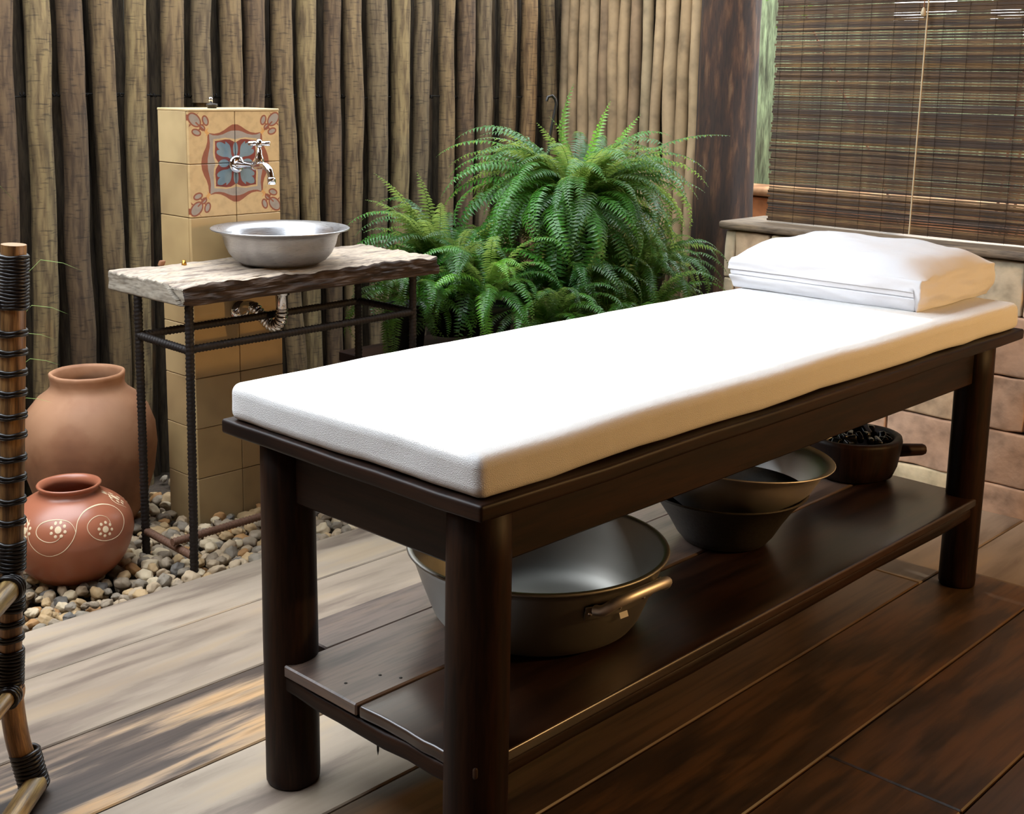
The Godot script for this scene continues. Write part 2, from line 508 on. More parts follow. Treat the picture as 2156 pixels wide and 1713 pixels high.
# ==================================================================== the room
func shell() -> void:
	var fl := struct("floor", "weathered wide board floor running along the table towards the stone wall")
	var joints := [-0.894, -0.656, -0.345, -0.06, 0.243, 0.525, 0.80, 1.09, 1.37, 1.66, 1.95, 2.25, 2.55, 2.85, 3.15, 3.45]
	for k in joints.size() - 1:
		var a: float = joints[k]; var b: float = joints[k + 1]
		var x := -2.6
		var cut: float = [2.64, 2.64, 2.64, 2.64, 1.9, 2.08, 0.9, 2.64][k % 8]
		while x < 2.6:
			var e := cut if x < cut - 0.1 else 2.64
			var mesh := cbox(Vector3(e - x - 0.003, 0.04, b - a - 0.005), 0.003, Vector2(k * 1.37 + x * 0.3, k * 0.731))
			put("plank", mesh, M.floor[2 if k in [4, 5] and x > 1.5 else [1, 0, 6, 1, 5, 7, 8, 4, 7][mini(k, 8)]], fl, at((x + e) / 2, -0.02, (a + b) / 2))  # paler boards at the stone wall end paint a patch of light
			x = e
	var sub := struct("trim_1", "dark ground under the boards and pebbles")
	put("ground_slab", cbox(Vector3(9, 0.1, 9), 0.01), M.earth, sub, at(0.9, -0.12, 0.5))
	# roof with an opening above the courtyard; closed sides behind the camera
	var roof := struct("ceiling", "dark timber roof over the room, open above the courtyard")
	put("roof_panel", cbox(Vector3(3.3, 0.12, 4.05), 0.01), M.roof, roof, at(0.95, 2.66, 1.605))
	put("roof_panel", cbox(Vector3(1.1, 0.12, 2.72), 0.01), M.roof, roof, at(-2.15, 2.66, -0.75))  # unseen panel added to dim the light on the mattress end
	put("roof_panel", cbox(Vector3(2.0, 0.12, 3.0), 0.01), M.roof, roof, at(-1.7, 2.66, 2.13))  # unseen panel added to keep skylight off the near side of the mattress
	put("roof_panel", cbox(Vector3(0.5, 0.12, 5.6), 0.01), M.roof, roof, at(2.825, 2.66, 0.8))
	var wl := struct("wall_left", "plain plaster wall closing the left side")
	put("wall_panel", cbox(Vector3(0.15, 2.7, 5.8), 0.01), M.plaster, wl, at(-2.65, 1.29, 0.7))
	var wf := struct("wall_front", "plain plaster wall behind the viewer")
	put("wall_panel", cbox(Vector3(5.8, 2.7, 0.15), 0.01), M.plaster, wf, at(0.2, 1.29, 3.55))
	# added unseen wall behind the poles: blocks the sun, white face bounces light
	var blocker := struct("wall_sun_block", "added unseen wall behind the pole fence that blocks the sun")
	put("wall_panel", cbox(Vector3(3.7, 4.5, 0.15), 0.01), M.white_plaster, blocker, at(2.85, 2.17, -2.15))
	put("wall_panel", cbox(Vector3(3.7, 2.2, 0.15), 0.01), M.plaster, blocker, at(-0.85, 1.0, -2.15))
	# warm hanging lamp out of frame
	var lamp := thing("pendant_lamp", "warm glowing pendant bulb hanging from the dark roof", "lamp", Vector3(2.1, 1.45, 2.7))
	var bm := mat(Color(1, 0.9, 0.7), 0.4)
	bm.emission_enabled = true
	bm.emission = Color(1, 0.72, 0.42)
	bm.emission_energy_multiplier = 6.0
	put("bulb", lathe([Vector2(0, -0.05), Vector2(0.03, -0.04), Vector2(0.045, 0), Vector2(0.03, 0.045), Vector2(0.015, 0.07), Vector2(0, 0.07)], 16), bm, lamp)
	put("cord", tube(line(Vector3(0, 0.07, 0), Vector3(0, 0.65, 0), 2), 0.004, 6), M.thread, lamp)
	var ol := OmniLight3D.new()
	ol.name = "lamp_light"
	ol.light_color = Color(1.0, 0.80, 0.52)
	ol.light_energy = 3.6
	ol.light_size = 0.04
	ol.omni_range = 8.0
	ol.omni_attenuation = 2.0
	ol.shadow_enabled = true
	lamp.add_child(ol)

func pole_mesh(r: float, h: float, sd: int, lean: Vector2, y0 := -0.1) -> ArrayMesh:
	var n := noise(1.0, sd, 2)
	var pts := []
	var cnt := 44
	for k in cnt + 1:
		var t := float(k) / cnt
		var y := lerpf(y0, h, t)
		pts.append(Vector3(lean.x * (y - 1.6) + n.get_noise_2d(y * 1.1, sd) * 0.012, y, lean.y * (y - 1.6) + n.get_noise_2d(y * 1.1, sd + 50.5) * 0.01))
	var st := begin()
	var g := []; var uvs := []
	var seg := 14
	for i in seg + 1:
		var a := TAU * (i % seg) / seg
		var row := []; var ur := []
		for k in cnt + 1:
			var p: Vector3 = pts[k]
			var rr := r * (1.0 + 0.10 * n.get_noise_3d(cos(a) * 0.8 + sd, p.y * 2.2, sin(a) * 0.8) + 0.05 * n.get_noise_3d(cos(a) * 1.6, p.y * 9.0, sin(a) * 1.6 + sd))
			row.append(p + Vector3(cos(a) * rr, 0, sin(a) * rr))
			ur.append(Vector2(p.y + sd * 0.713, a * r * 1.0 + sd * 0.37 + (TAU * r if i == seg else 0.0)))
		g.append(row); uvs.append(ur)
	grid(st, g, false, uvs)
	return fin(st)

func pole_walls() -> void:
	var wb := struct("wall_back", "back wall of upright weathered tree poles tied with wire")
	var fr := [[0.507, 0.478, 0.036], [0.615, 0.596, 0.0393], [0.722, 0.724, 0.0408], [0.837, 0.844, 0.0378], [0.963, 0.942, 0.0363], [1.098, 1.086, 0.0395], [1.211, 1.190, 0.0362], [1.327, 1.312, 0.0385], [1.429, 1.416, 0.0392], [1.546, 1.574, 0.0399], [1.666, 1.670, 0.0371], [1.780, 1.780, 0.0341], [1.880, 1.882, 0.0374], [2.004, 2.011, 0.0418], [2.127, 2.125, 0.0388], [2.245, 2.237, 0.0356], [2.385, 2.381, 0.0343], [2.493, 2.499, 0.0398], [2.605, 2.604, 0.0353], [2.746, 2.762, 0.0370], [2.881, 2.893, 0.0366], [3.016, 3.037, 0.0351], [0.38, 0.36, 0.037], [0.27, 0.26, 0.038], [0.15, 0.15, 0.036], [0.03, 0.04, 0.038]]
	for k in fr.size():
		var f = fr[k]
		var lean := Vector2((f[0] - f[1]) / 0.85, 0)
		var m: Material = M.pole[[2, 1, 2, 0, 1, 0, 3, 0, 2, 0, 1, 2, 0, 3, 1, 3, 0, 2, 3, 0, 4, 0][k % 22]]
		if k == 6:  # the short pole that ends above the pillar
			put("pole", pole_mesh(f[2], 1.80, 100 + k, lean, 1.26), m, wb, at(f[0], 0, -1.905))
			put("pole_tip", lathe([Vector2(0, -0.045), Vector2(0.012, -0.04), Vector2(0.026, -0.02), Vector2(0.036, 0.01), Vector2(0.02, 0.02), Vector2(0, 0.02)], 12), m, wb, at(f[0] - 0.005, 1.27, -1.905))
		else:
			put("pole", pole_mesh(f[2], 1.80, 100 + k, lean), m, wb, at(f[0], 0, -1.905))
	var x := -0.1
	var i := 0
	while x < 3.25:
		put("back_pole", pole_mesh(0.034 + R.randf() * 0.006, 1.80, 300 + i, Vector2.ZERO), M.pole_back, wb, at(x, 0, -1.985 - R.randf() * 0.015))
		x += 0.068 + R.randf() * 0.012
		i += 1
	# tie wire with twists between the poles
	var wp := []
	for k in 60:
		var wx := 0.0 + k * 3.1 / 59.0
		wp.append(Vector3(wx, 1.283 + 0.006 * sin(wx * 9.0), -1.925 + 0.015 * sin(wx * 27.0)))
	put("tie_wire", tube(wp, 0.003, 5), M.wire, wb)
	for f in fr:
		var tw := []
		for k in 13:
			var a := TAU * k / 6.0
			tw.append(Vector3(f[0] + 0.056 + (k - 6) * 0.0022, 1.285 + 0.006 * sin(a), -1.915 + 0.006 * cos(a)))
		put("wire_twist", tube(tw, 0.0024, 4), M.wire, wb)
	var wr := struct("wall_corner", "side wall of slim pale poles standing close together beside the trunk post")
	var rs := [[-1.897, 0.0225], [-1.842, 0.0234], [-1.778, 0.0286], [-1.718, 0.023], [-1.665, 0.0251], [-1.603, 0.0270], [-1.540, 0.0268], [-1.477, 0.0266], [-1.418, 0.0244], [-1.360, 0.0242], [-1.294, 0.0320], [-1.225, 0.0278], [-1.167, 0.0247], [-1.11, 0.028]]
	for k in rs.size():
		var f = rs[k]
		put("pole", pole_mesh(f[1], 1.85, 200 + k, Vector2(0, R.randfn() * 0.006)), M.pole_light[[1, 0, 0, 1, 2, 0, 0, 2, 3, 1, 1, 0, 1, 3, 1, 2][k]], wr, at(3.12 + R.randfn() * 0.004, 0, f[0]))
	put("backing", cbox(Vector3(0.04, 1.8, 0.95), 0.004), M.pole_back, wr, at(3.17, 0.9, -1.55))

func low_wall() -> void:
	var w := struct("wall_right", "low wall of large sandy stone blocks with thin joints under a timber sill")
	put("core", cbox(Vector3(0.20, 0.80, 4.1), 0.01), M.mortar, w, at(2.765, 0.41, 1.42))
	var courses := [[-0.02, 0.095], [0.095, 0.276], [0.276, 0.452], [0.452, 0.648], [0.648, 0.825]]
	var widths := [[0.045, 0.30, 0.26, 0.33, 0.28], [0.05, 0.27, 0.19, 0.18, 0.30, 0.26], [0.045, 0.33, 0.28, 0.34, 0.16], [0.05, 0.36, 0.27, 0.31, 0.2], [0.045, 0.15, 0.29, 0.33, 0.30]]
	for c in courses.size():
		var z := -0.657
		var k := 0
		while z < 3.4:
			var wd: float = widths[c][k % widths[c].size()]
			if k >= widths[c].size(): wd = maxf(wd, 0.24)
			var hh: float = courses[c][1] - courses[c][0]
			var sd := c * 40 + k
			var nz := noise(9.0, sd, 2)
			var tilt := R.randfn() * 0.008
			var f := func(p: Vector3) -> Vector3:
				return p + Vector3(nz.get_noise_2d(p.y, p.z) * 0.010 - absf(p.y) * 0.02, nz.get_noise_1d(p.z) * 0.006 + p.z * tilt, nz.get_noise_1d(p.y + 3.0) * 0.006)
			put("stone", rbox(Vector3(0.05, hh - 0.004, wd - 0.004), 0.008, 3, f), M.stone[R.randi() % 5], w, at(2.655, (courses[c][0] + courses[c][1]) / 2, z + wd / 2))
			z += wd
			k += 1
	var s := struct("trim_2", "worn timber sill board on the low stone wall under the blind")
	var nz := noise(5.0, 7, 3)
	put("sill_board", rbox(Vector3(0.31, 0.03, 4.2), 0.012, 16, func(p: Vector3) -> Vector3: return p + Vector3(nz.get_noise_2d(p.z, p.y * 2.0) * 0.008, nz.get_noise_2d(p.z * 0.6, 9.0) * 0.004, 0)), M.sill, s, at(2.755, 0.842, 1.43))
	# wall above the window, beyond the frame
	var wt := struct("trim_3", "timber lintel over the window opening above the blind")
	put("lintel", cbox(Vector3(0.2, 0.5, 4.2), 0.01), M.roof, wt, at(2.78, 2.36, 1.43))
	var pier := struct("wall_side", "plain wall beyond the blind")
	put("wall_panel", cbox(Vector3(0.2, 1.3, 2.2), 0.01), M.plaster, pier, at(2.78, 1.5, 2.45))
	# trunk post
	var post := thing("trunk_post", "thick dark weathered tree trunk post between the pole wall and the stone wall", "post", Vector3(3.005, 0, -0.925))
	var pn := noise(1.0, 77, 3)
	put("trunk", lathe([Vector2(0, -0.05), Vector2(0.128, -0.05), Vector2(0.126, 0.4), Vector2(0.122, 0.8), Vector2(0.12, 1.0), Vector2(0.118, 1.2), Vector2(0.118, 1.4), Vector2(0.117, 1.6), Vector2(0.116, 1.8), Vector2(0.115, 2.2), Vector2(0.115, 2.6), Vector2(0, 2.6)], 48, null, func(a: float, y: float) -> float: return 0.012 * pn.get_noise_3d(cos(a) * 1.5, y * 0.8, sin(a) * 1.5) + 0.004 * pn.get_noise_3d(cos(a) * 6.0, y * 3.0, sin(a) * 6.0)), M.post, post)
	# bamboo blind
	var b := thing("bamboo_blind", "brown split bamboo roller blind hanging over the low stone wall", "blind", Vector3(2.715, 0, 0))
	var meshes := []
	for k in 8:
		var wn := noise(1.0, 510 + k, 3)
		var hh := 0.0038 + 0.0003 * (k % 4)
		meshes.append(rbox(Vector3(1.94, hh * 2, 0.0028), 0.0009, 40, func(p: Vector3) -> Vector3: return p * Vector3(1, 1.0 + 0.2 * wn.get_noise_1d(p.x * 5.0) - 0.2 * maxf(0.0, wn.get_noise_1d(p.x * 2.0 + 40.0)), 1) + Vector3(0, 0.0006 * wn.get_noise_1d(p.x * 3.0 + 9.0), 0)))
	var y := 0.868
	var i := 0
	while y < 2.12:
		var pitch := 0.00845 + 0.0006 * R.randfn() + (0.0012 if R.randf() < 0.12 else 0.0)
		var o := put("slat", meshes[R.randi() % 8], M.slat[R.randi() % 5], b, Transform3D(Basis.from_euler(Vector3(R.randfn() * 0.16, PI / 2, 0)), Vector3(R.randfn() * 0.0006, y, 0.438 + R.randfn() * 0.003)))
		o.rotation.z += R.randfn() * 0.0006
		y += pitch
		i += 1
	for k in 22:
		put("thread", tube(line(Vector3(-0.0035, 0.862, -0.51 + k * 0.086), Vector3(-0.0035, 2.12, -0.51 + k * 0.086), 1), 0.0006, 4), M.thread, b)
	put("headrail", cbox(Vector3(0.03, 0.04, 1.97), 0.004), M.slat[1], b, at(0, 2.14, 0.433))
	put("pull_cord", tube(line(Vector3(-0.022, 0.868, 0.036), Vector3(-0.012, 2.13, 0.046), 6), 0.0028, 6), M.cord, b)
	var bell := put("cord_bell", lathe([Vector2(0.004, -0.016), Vector2(0.009, -0.014), Vector2(0.0085, -0.004), Vector2(0.005, 0.008), Vector2(0.003, 0.012), Vector2(0, 0.012)], 12), M.cord, b, at(-0.018, 1.60, 0.028))
	put("cord_loop", tube(smooth([Vector3(-0.018, 1.61, 0.028), Vector3(-0.018, 1.68, 0.032), Vector3(-0.014, 2.12, 0.04)], 8), 0.002, 5), M.chip, b)

func outside() -> void:
	var g := struct("trim_4", "bare ground outside the window")
	put("ground_slab", cbox(Vector3(4, 0.1, 9), 0.01), M.earth, g, at(5.0, -0.1, 0.5))
	var ow := struct("wall_outside", "orange plastered garden wall with a clay coping seen beside the post")
	put("wall_panel", cbox(Vector3(0.12, 0.82, 6), 0.01), M.orange, ow, at(4.1, 0.4, 0.2))
	put("coping", rbox(Vector3(0.2, 0.045, 6), 0.02, 2), M.coping, ow, at(4.1, 0.845, 0.2))
	var fe := thing("board_fence", "pale green upright boards of the garden fence seen between post and blind", "fence", Vector3(4.35, 0, 0))
	for k in 34:
		var z := -2.7 + k * 0.155
		var bh := 2.6 if z < -0.9 else R.randf_range(1.60, 1.86)
		put("board", cbox(Vector3(bh, 0.022, 0.154), 0.003, Vector2(k * 0.3, k * 0.21)), M.green_board, fe, Transform3D(Basis.from_euler(Vector3(0, 0, PI / 2)), Vector3(R.randfn() * 0.003, bh / 2 - 0.05, z)))
	for yy in [0.5, 1.32, 2.2]:
		put("rail", cbox(Vector3(0.03, 0.06, 1.85), 0.004), M.green_board, fe, at(0.03, yy, -1.85))
	# leafy shrub above the blind line outside
	var sh := thing("garden_shrub", "bright green leafy shrub outside behind the top of the blind", "shrub", Vector3(3.72, 0, -0.2))
	for q in [[-0.02, -0.85, 1.74], [0.0, 0.2, 1.72], [0.0, 0.35, 1.62], [0.0, 0.28, 1.68], [0.05, 0.45, 1.7]]:
		put("branch", tube(smooth([Vector3(0, -0.05, 0), Vector3(0.05, 0.8, q[1] * 0.4), Vector3(q[0], q[2], q[1])], 8), 0.006, 6), M.chip, sh)
		for k in 14:
			var st := begin()
			leaf(st, 0.11, 0.045)
			put("leaf", fin(st), M.fern[3], sh, xf(Vector3(q[0] + R.randfn() * 0.06, q[2] + R.randfn() * 0.05, q[1] + R.randfn() * 0.08), R.randf() * 2.0 - 1.0, R.randf() * TAU, R.randf() - 0.5))

func leaf(st: SurfaceTool, l: float, w: float) -> void:
	var pts := [Vector3(0, 0, 0), Vector3(l * 0.3, 0.01, 0), Vector3(l * 0.65, 0.008, 0), Vector3(l, -0.01, 0)]
	var ws := [0.0, w * 0.5, w * 0.42, 0.0]
	for k in 3:
		for s in [-1.0, 1.0]:
			quad(st, pts[k], pts[k + 1], pts[k + 1] + Vector3(0, 0.006, s * ws[k + 1]), pts[k] + Vector3(0, 0.006, s * ws[k]))

# ==================================================================== massage table
func massage_table() -> void:
	var t := thing("massage_table", "dark stained wooden massage table on round legs with a lower shelf", "table", Vector3.ZERO)
	var nz := noise(3.0, 13, 3)
	var L := 2.07; var W := 0.685
	put("top_frame", rbox(Vector3(L, 0.028, W), 0.006, 14, func(p: Vector3) -> Vector3: return p + Vector3(0, nz.get_noise_2d(p.x * 0.6, p.z) * 0.003, nz.get_noise_2d(p.x, 4.0) * 0.004)), M.table, t, at(L / 2, 0.706, W / 2))
	# legs
	for q in [[0.078, 0.100, 0.052, -0.007, 0.0], [0.082, 0.600, 0.054, -0.004, 0.004], [1.975, 0.596, 0.0495, 0.0, 0.002], [1.975, 0.10, 0.05, 0.0, 0.0]]:
		var ln := noise(1.0, int(q[0] * 100 + q[1] * 10), 2)
		var prof := [Vector2(0, 0.0), Vector2(q[2] * 0.93, 0.0), Vector2(q[2] * 0.985, 0.006), Vector2(q[2], 0.02), Vector2(q[2] * 1.0, 0.15), Vector2(q[2], 0.3), Vector2(q[2] * 0.99, 0.45), Vector2(q[2] * 0.985, 0.6), Vector2(q[2] * 0.98, 0.692), Vector2(0, 0.692)]
		put("leg", lathe(prof, 28, null, func(a: float, y: float) -> float: return 0.0025 * ln.get_noise_3d(cos(a) * 1.2, y * 1.5, sin(a) * 1.2)), M.table_leg, t, Transform3D(Basis.from_euler(Vector3(q[4], 0, 0)), Vector3(q[0], 0, q[1])))
	# aprons: two long, two short
	for z in [0.597, 0.103]:
		put("apron", cbox(Vector3(1.86, 0.118, 0.028), 0.004, Vector2(z, 0)), M.table, t, at(1.03, 0.634, z))
	for x in [0.075, 1.975]:
		put("apron", cbox(Vector3(0.47, 0.118, 0.028), 0.004, Vector2(x, 0.3)), M.table, t, Transform3D(Basis.from_euler(Vector3(0, PI / 2, 0)), Vector3(x, 0.634, 0.35)))
	# shelf boards and the battens under them
	var sn := noise(4.0, 19, 2)
	var sb := begin()  # the far board is notched round the leg
	cbox(Vector3(2.015, 0.024, 0.212), 0.003, Vector2(0.3, 0.1), sb, at(0, 0, 0.059))
	cbox(Vector3(1.79, 0.0238, 0.118), 0.003, Vector2(0.3, 0.1), sb, at(-0.01, 0, -0.106))
	put("shelf_board", fin(sb), M.shelf_sheen, t, at(1.045, 0.249, 0.179))
	put("shelf_board", rbox(Vector3(1.945, 0.024, 0.292), 0.006, 12, func(p: Vector3) -> Vector3: return p + Vector3(sn.get_noise_1d(p.z * 2.0 + 5.0) * 0.004, 0, 0)), M.shelf, t, at(1.0125, 0.248, 0.4945))
	for z in [0.612, 0.09]:
		put("stretcher", rbox(Vector3(1.88, 0.036, 0.04), 0.012, 10, func(p: Vector3) -> Vector3: return p + Vector3(0, sn.get_noise_1d(p.x * 1.3) * 0.006, 0)), M.table, t, at(1.03, 0.219, z))
	for x in [0.06, 1.975]:
		put("stretcher", rbox(Vector3(0.04, 0.034, 0.52), 0.008, 8, func(p: Vector3) -> Vector3: return p + Vector3(0, -0.008 * (1.0 - pow(absf(p.z) / 0.27, 2.0)) + sn.get_noise_1d(p.z * 3.0) * 0.005, 0)), M.table_leg, t, at(x, 0.224, 0.35))
	put("nail", lathe([Vector2(0, -0.04), Vector2(0.002, -0.03), Vector2(0.0025, 0.01), Vector2(0, 0.01)], 8), M.nail, t, at(0.062, 0.205, 0.375))
	for q in [[0.14, 0.31], [0.16, 0.345], [0.075, 0.29]]:
		put("nail_head", lathe([Vector2(0, 0), Vector2(0.004, 0), Vector2(0.003, 0.0012), Vector2(0, 0.0015)], 8), M.nail, t, at(q[0], 0.2605, q[1] - 0.02))

func bedding() -> void:
	var nz := noise(2.2, 23, 3)
	var f := func(p: Vector3) -> Vector3:
		var q := p
		q.y += nz.get_noise_2d(p.x * 0.8, p.z) * 0.004
		if p.y < 0: q.y += nz.get_noise_2d(p.x * 2.0, p.z * 2.0) * 0.002
		q.x += nz.get_noise_2d(p.z * 1.5, p.y * 1.5 + 20.0) * 0.006
		q.z += nz.get_noise_2d(p.x * 1.5, p.y * 1.5 + 40.0) * 0.006
		return q
	var mt := put("mattress", rbox(Vector3(2.05, 0.072, 0.66), 0.02, 26, f), M.towel, self, at(1.033, 0.7565, 0.343))
	tag(mt, "thin white towelling covered mattress pad lying on the dark wooden massage table", "mattress")
	var d := thing("folded_duvet", "white folded duvet used as a pillow at the far end of the mattress", "pillow", Vector3(1.9, 0.7925, 0.282))
	var pn := noise(3.0, 29, 3)
	put("lower_fold", soft_slab(Vector3(0.412, 1, 0.54), 0.0, 0.036, 0.0, 31), M.cotton, d, at(-0.010, 0, -0.004))
	put("middle_fold", soft_slab(Vector3(0.404, 1, 0.532), 0.0365, 0.0505, 0.0, 32), M.cotton, d, at(-0.010, 0, -0.004))
	put("upper_fold", soft_slab(Vector3(0.435, 1, 0.55), 0.051, 0.116, 0.028, 33), M.cotton, d)

# a soft folded slab between two heights; dome lifts the middle
func soft_slab(s: Vector3, y0: float, y1: float, dome: float, sd: int) -> ArrayMesh:
	var n := noise(3.0, sd, 3)
	var n3 := noise(3.0, 31, 2)
	var h := y1 - y0
	var f := func(p: Vector3) -> Vector3:
		var u := clampf(p.x / (s.x / 2), -1, 1); var v := clampf(p.z / (s.z / 2), -1, 1)
		var q := p
		q.y += (y0 + y1) / 2
		var k := clampf((p.y + h / 2) / h, 0, 1)
		if dome > 0:
			q.y += dome * k * pow(1.0 - pow(absf(u), 3.2), 0.8) * pow(1.0 - pow(absf((v + 0.3) / (1.3 if v > -0.3 else 0.7)), 3.0), 0.8)
			var ex := clampf((s.x / 2 - absf(p.x)) / 0.07, 0, 1); var ez := clampf((s.z / 2 - absf(p.z)) / (0.09 if v < 0 else 0.07), 0, 1)
			q.y -= k * (0.042 * (1.0 - sqrt(1.0 - (1.0 - ex) * (1.0 - ex))) + (0.04 if v < 0 else 0.035) * (1.0 - sqrt(1.0 - (1.0 - ez) * (1.0 - ez))))
			q.y = maxf(q.y, y0 + k * 0.034)
			q.y -= y0 * smoothstep(0.94, 0.985, maxf(v, u)) * (1.0 - k)
			q.y += n.get_noise_2d(p.x * 1.3, p.z * 1.3) * 0.009 * k + n.get_noise_2d(p.x * 4.0, p.z * 2.0) * 0.003 * k
		var yy := q.y * 7.0
		q.x += n3.get_noise_2d(p.z * 1.5, yy) * 0.007 + 0.010 * signf(p.x) * sin(PI * clampf(q.y / 0.11, 0, 1)) * absf(u)
		q.z += n3.get_noise_2d(p.x * 1.5, yy + 9.0) * 0.007 + 0.012 * signf(p.z) * sin(PI * clampf(q.y / 0.11, 0, 1)) * absf(v)
		return q
	return rbox(Vector3(s.x, h, s.z), 0.0035, 34, f)

# ==================================================================== on the shelf
func shelf_things() -> void:
	var Y := 0.2605
	var p := thing("cooking_pot", "large round aluminium pot with side handles at the left end of the shelf", "pot", Vector3(0.534, Y, 0.323), -0.55)
	var H := 0.157
	put("body", lathe([Vector2(0, 0), Vector2(0.165, 0), Vector2(0.185, 0.004), Vector2(0.20, 0.013), Vector2(0.212, 0.029), Vector2(0.223, 0.055), Vector2(0.24, 0.10), Vector2(0.256, 0.145), Vector2(0.259, H - 0.003), Vector2(0.264, H), Vector2(0.268, H + 0.003), Vector2(0.266, H + 0.007), Vector2(0.258, H + 0.007), Vector2(0.254, H), Vector2(0.236, 0.10), Vector2(0.219, 0.055), Vector2(0.207, 0.031), Vector2(0.194, 0.017), Vector2(0.17, 0.008), Vector2(0.14, 0.005), Vector2(0, 0.005)], 72), M.alu_dull, p)
	for s in [0.0, PI]:
		var c := Vector3(cos(s + 1.05), 0, sin(s + 1.05))
		var tn := Vector3(-c.z, 0, c.x)
		var b := 0.255
		var ctrl := [c * (b - 0.003) + tn * 0.092 + Vector3.UP * 0.122, c * (b + 0.014) + tn * 0.09 + Vector3.UP * 0.126, c * (b + 0.028) + tn * 0.075 + Vector3.UP * 0.142, c * (b + 0.032) + tn * 0.04 + Vector3.UP * 0.15, c * (b + 0.032) - tn * 0.04 + Vector3.UP * 0.15, c * (b + 0.028) - tn * 0.075 + Vector3.UP * 0.142, c * (b + 0.014) - tn * 0.09 + Vector3.UP * 0.126, c * (b - 0.003) - tn * 0.092 + Vector3.UP * 0.122]
		for k in ctrl.size():
			var q: Vector3 = ctrl[k]
			# follow the curve of the wall
			var side := q.dot(tn)
			ctrl[k] = q - c * (0.255 - sqrt(0.255 * 0.255 - side * side)) * 0.8
		var hd := put("handle", tube(smooth(ctrl, 40), 0.0105, 12), M.steel, p)
		var a0: float = s + 1.05
		put("handle_plate", rbox(Vector3(0.225, 0.03, 0.004), 0.0015, 14, func(q: Vector3) -> Vector3:
			var an: float = a0 + q.x / 0.252
			var rr := 0.2505 + q.z + q.y * 0.33
			return Vector3(cos(an) * rr, 0.115 + q.y, sin(an) * rr)), M.alu_dull, hd)
		for e in [-0.102, -0.035, 0.035, 0.102]:
			var an: float = a0 + e / 0.252
			put("rivet", lathe([Vector2(0.005, -0.001), Vector2(0.0045, 0.002), Vector2(0.002, 0.0035), Vector2(0, 0.004)], 10), M.chrome, hd, Transform3D(Basis.from_euler(Vector3(PI / 2, 0, 0)), Vector3.ZERO).rotated(Vector3.UP, -an + PI / 2).translated(Vector3(cos(an) * 0.2525, 0.115, sin(an) * 0.2525)))
	var stk := put("sticker", cbox(Vector3(0.022, 0.014, 0.0008), 0.0003), mat(Color(0.75, 0.74, 0.72), 0.5), p)
	var sa := 1.12
	stk.transform = Transform3D(Basis.from_euler(Vector3(-0.37, -sa + PI / 2, 0)), Vector3(cos(sa) * 0.2455, 0.094, sin(sa) * 0.2455))

	var w := put("iron_bowl", lathe([Vector2(0, 0), Vector2(0.085, 0), Vector2(0.102, 0.006), Vector2(0.118, 0.025), Vector2(0.138, 0.06), Vector2(0.165, 0.10), Vector2(0.192, 0.128), Vector2(0.196, 0.131), Vector2(0.192, 0.134), Vector2(0.16, 0.108), Vector2(0.132, 0.066), Vector2(0.112, 0.03), Vector2(0.098, 0.014), Vector2(0, 0.012)], 56), M.dark_iron, self, at(1.20, Y, 0.335))
	tag(w, "dark blackened metal bowl standing on the shelf under the steel bowl", "bowl")
	var sb := put("steel_bowl", lathe([Vector2(0, 0.0), Vector2(0.09, 0.0), Vector2(0.12, 0.01), Vector2(0.155, 0.035), Vector2(0.185, 0.075), Vector2(0.207, 0.115), Vector2(0.218, 0.135), Vector2(0.235, 0.142), Vector2(0.238, 0.145), Vector2(0.236, 0.147), Vector2(0.216, 0.139), Vector2(0.203, 0.117), Vector2(0.181, 0.078), Vector2(0.151, 0.038), Vector2(0.117, 0.014), Vector2(0.088, 0.004), Vector2(0, 0.004)], 64), M.steel, self, Transform3D(Basis.from_euler(Vector3(0.03, 0, -0.05)), Vector3(1.235, Y + 0.062, 0.325)))
	tag(sb, "wide shiny steel mixing bowl nested in the dark bowl on the shelf", "bowl")

	var b := thing("wooden_bowl", "thick carved wooden bowl with a stub handle at the right end of the shelf", "bowl", Vector3(1.905, Y, 0.29), 0.0)
	var bn := noise(1.0, 91, 2)
	put("body", lathe([Vector2(0, 0), Vector2(0.095, 0), Vector2(0.112, 0.008), Vector2(0.126, 0.04), Vector2(0.134, 0.08), Vector2(0.137, 0.108), Vector2(0.134, 0.118), Vector2(0.122, 0.12), Vector2(0.114, 0.115), Vector2(0.108, 0.08), Vector2(0.09, 0.05), Vector2(0, 0.045)], 40, null, func(a: float, y: float) -> float: return 0.006 * bn.get_noise_3d(cos(a), y * 4.0, sin(a))), M.table_leg, b)
	var hdir := Vector3(0.74, 0.0, 0.67)
	put("handle", tube(smooth([hdir * 0.12 + Vector3.UP * 0.068, hdir * 0.16 + Vector3.UP * 0.069, hdir * 0.205 + Vector3.UP * 0.07, hdir * 0.216 + Vector3.UP * 0.07], 10), func(t: float, _a: float) -> float: return 0.021 - 0.004 * t if t < 0.95 else 0.013, 8), M.table_leg, b)
	for k in 46:
		var a := R.randf() * TAU
		var rr := sqrt(R.randf()) * 0.095
		var hh := 0.085 + 0.055 * (1.0 - rr / 0.1) * R.randf_range(0.5, 1.0) + 0.02
		var sn := noise(20.0, 400 + k, 1)
		var sz := R.randf_range(0.011, 0.02)
		var st := put("dark_stone", rbox(Vector3(sz * 2, sz * 1.1, sz * 1.5), sz * 0.35, 2, func(p: Vector3) -> Vector3: return p + p.normalized() * sn.get_noise_3dv(p) * 0.004), mat(Color(0.035, 0.04, 0.045), 0.22), self, xf(Vector3(1.905 + cos(a) * rr, Y + hh, 0.29 + sin(a) * rr), R.randf() * TAU, R.randf() * TAU, R.randf() * TAU))
		tag(st, "glossy black stone heaped in the wooden bowl on the shelf", "stone", "black stones in the wooden bowl")

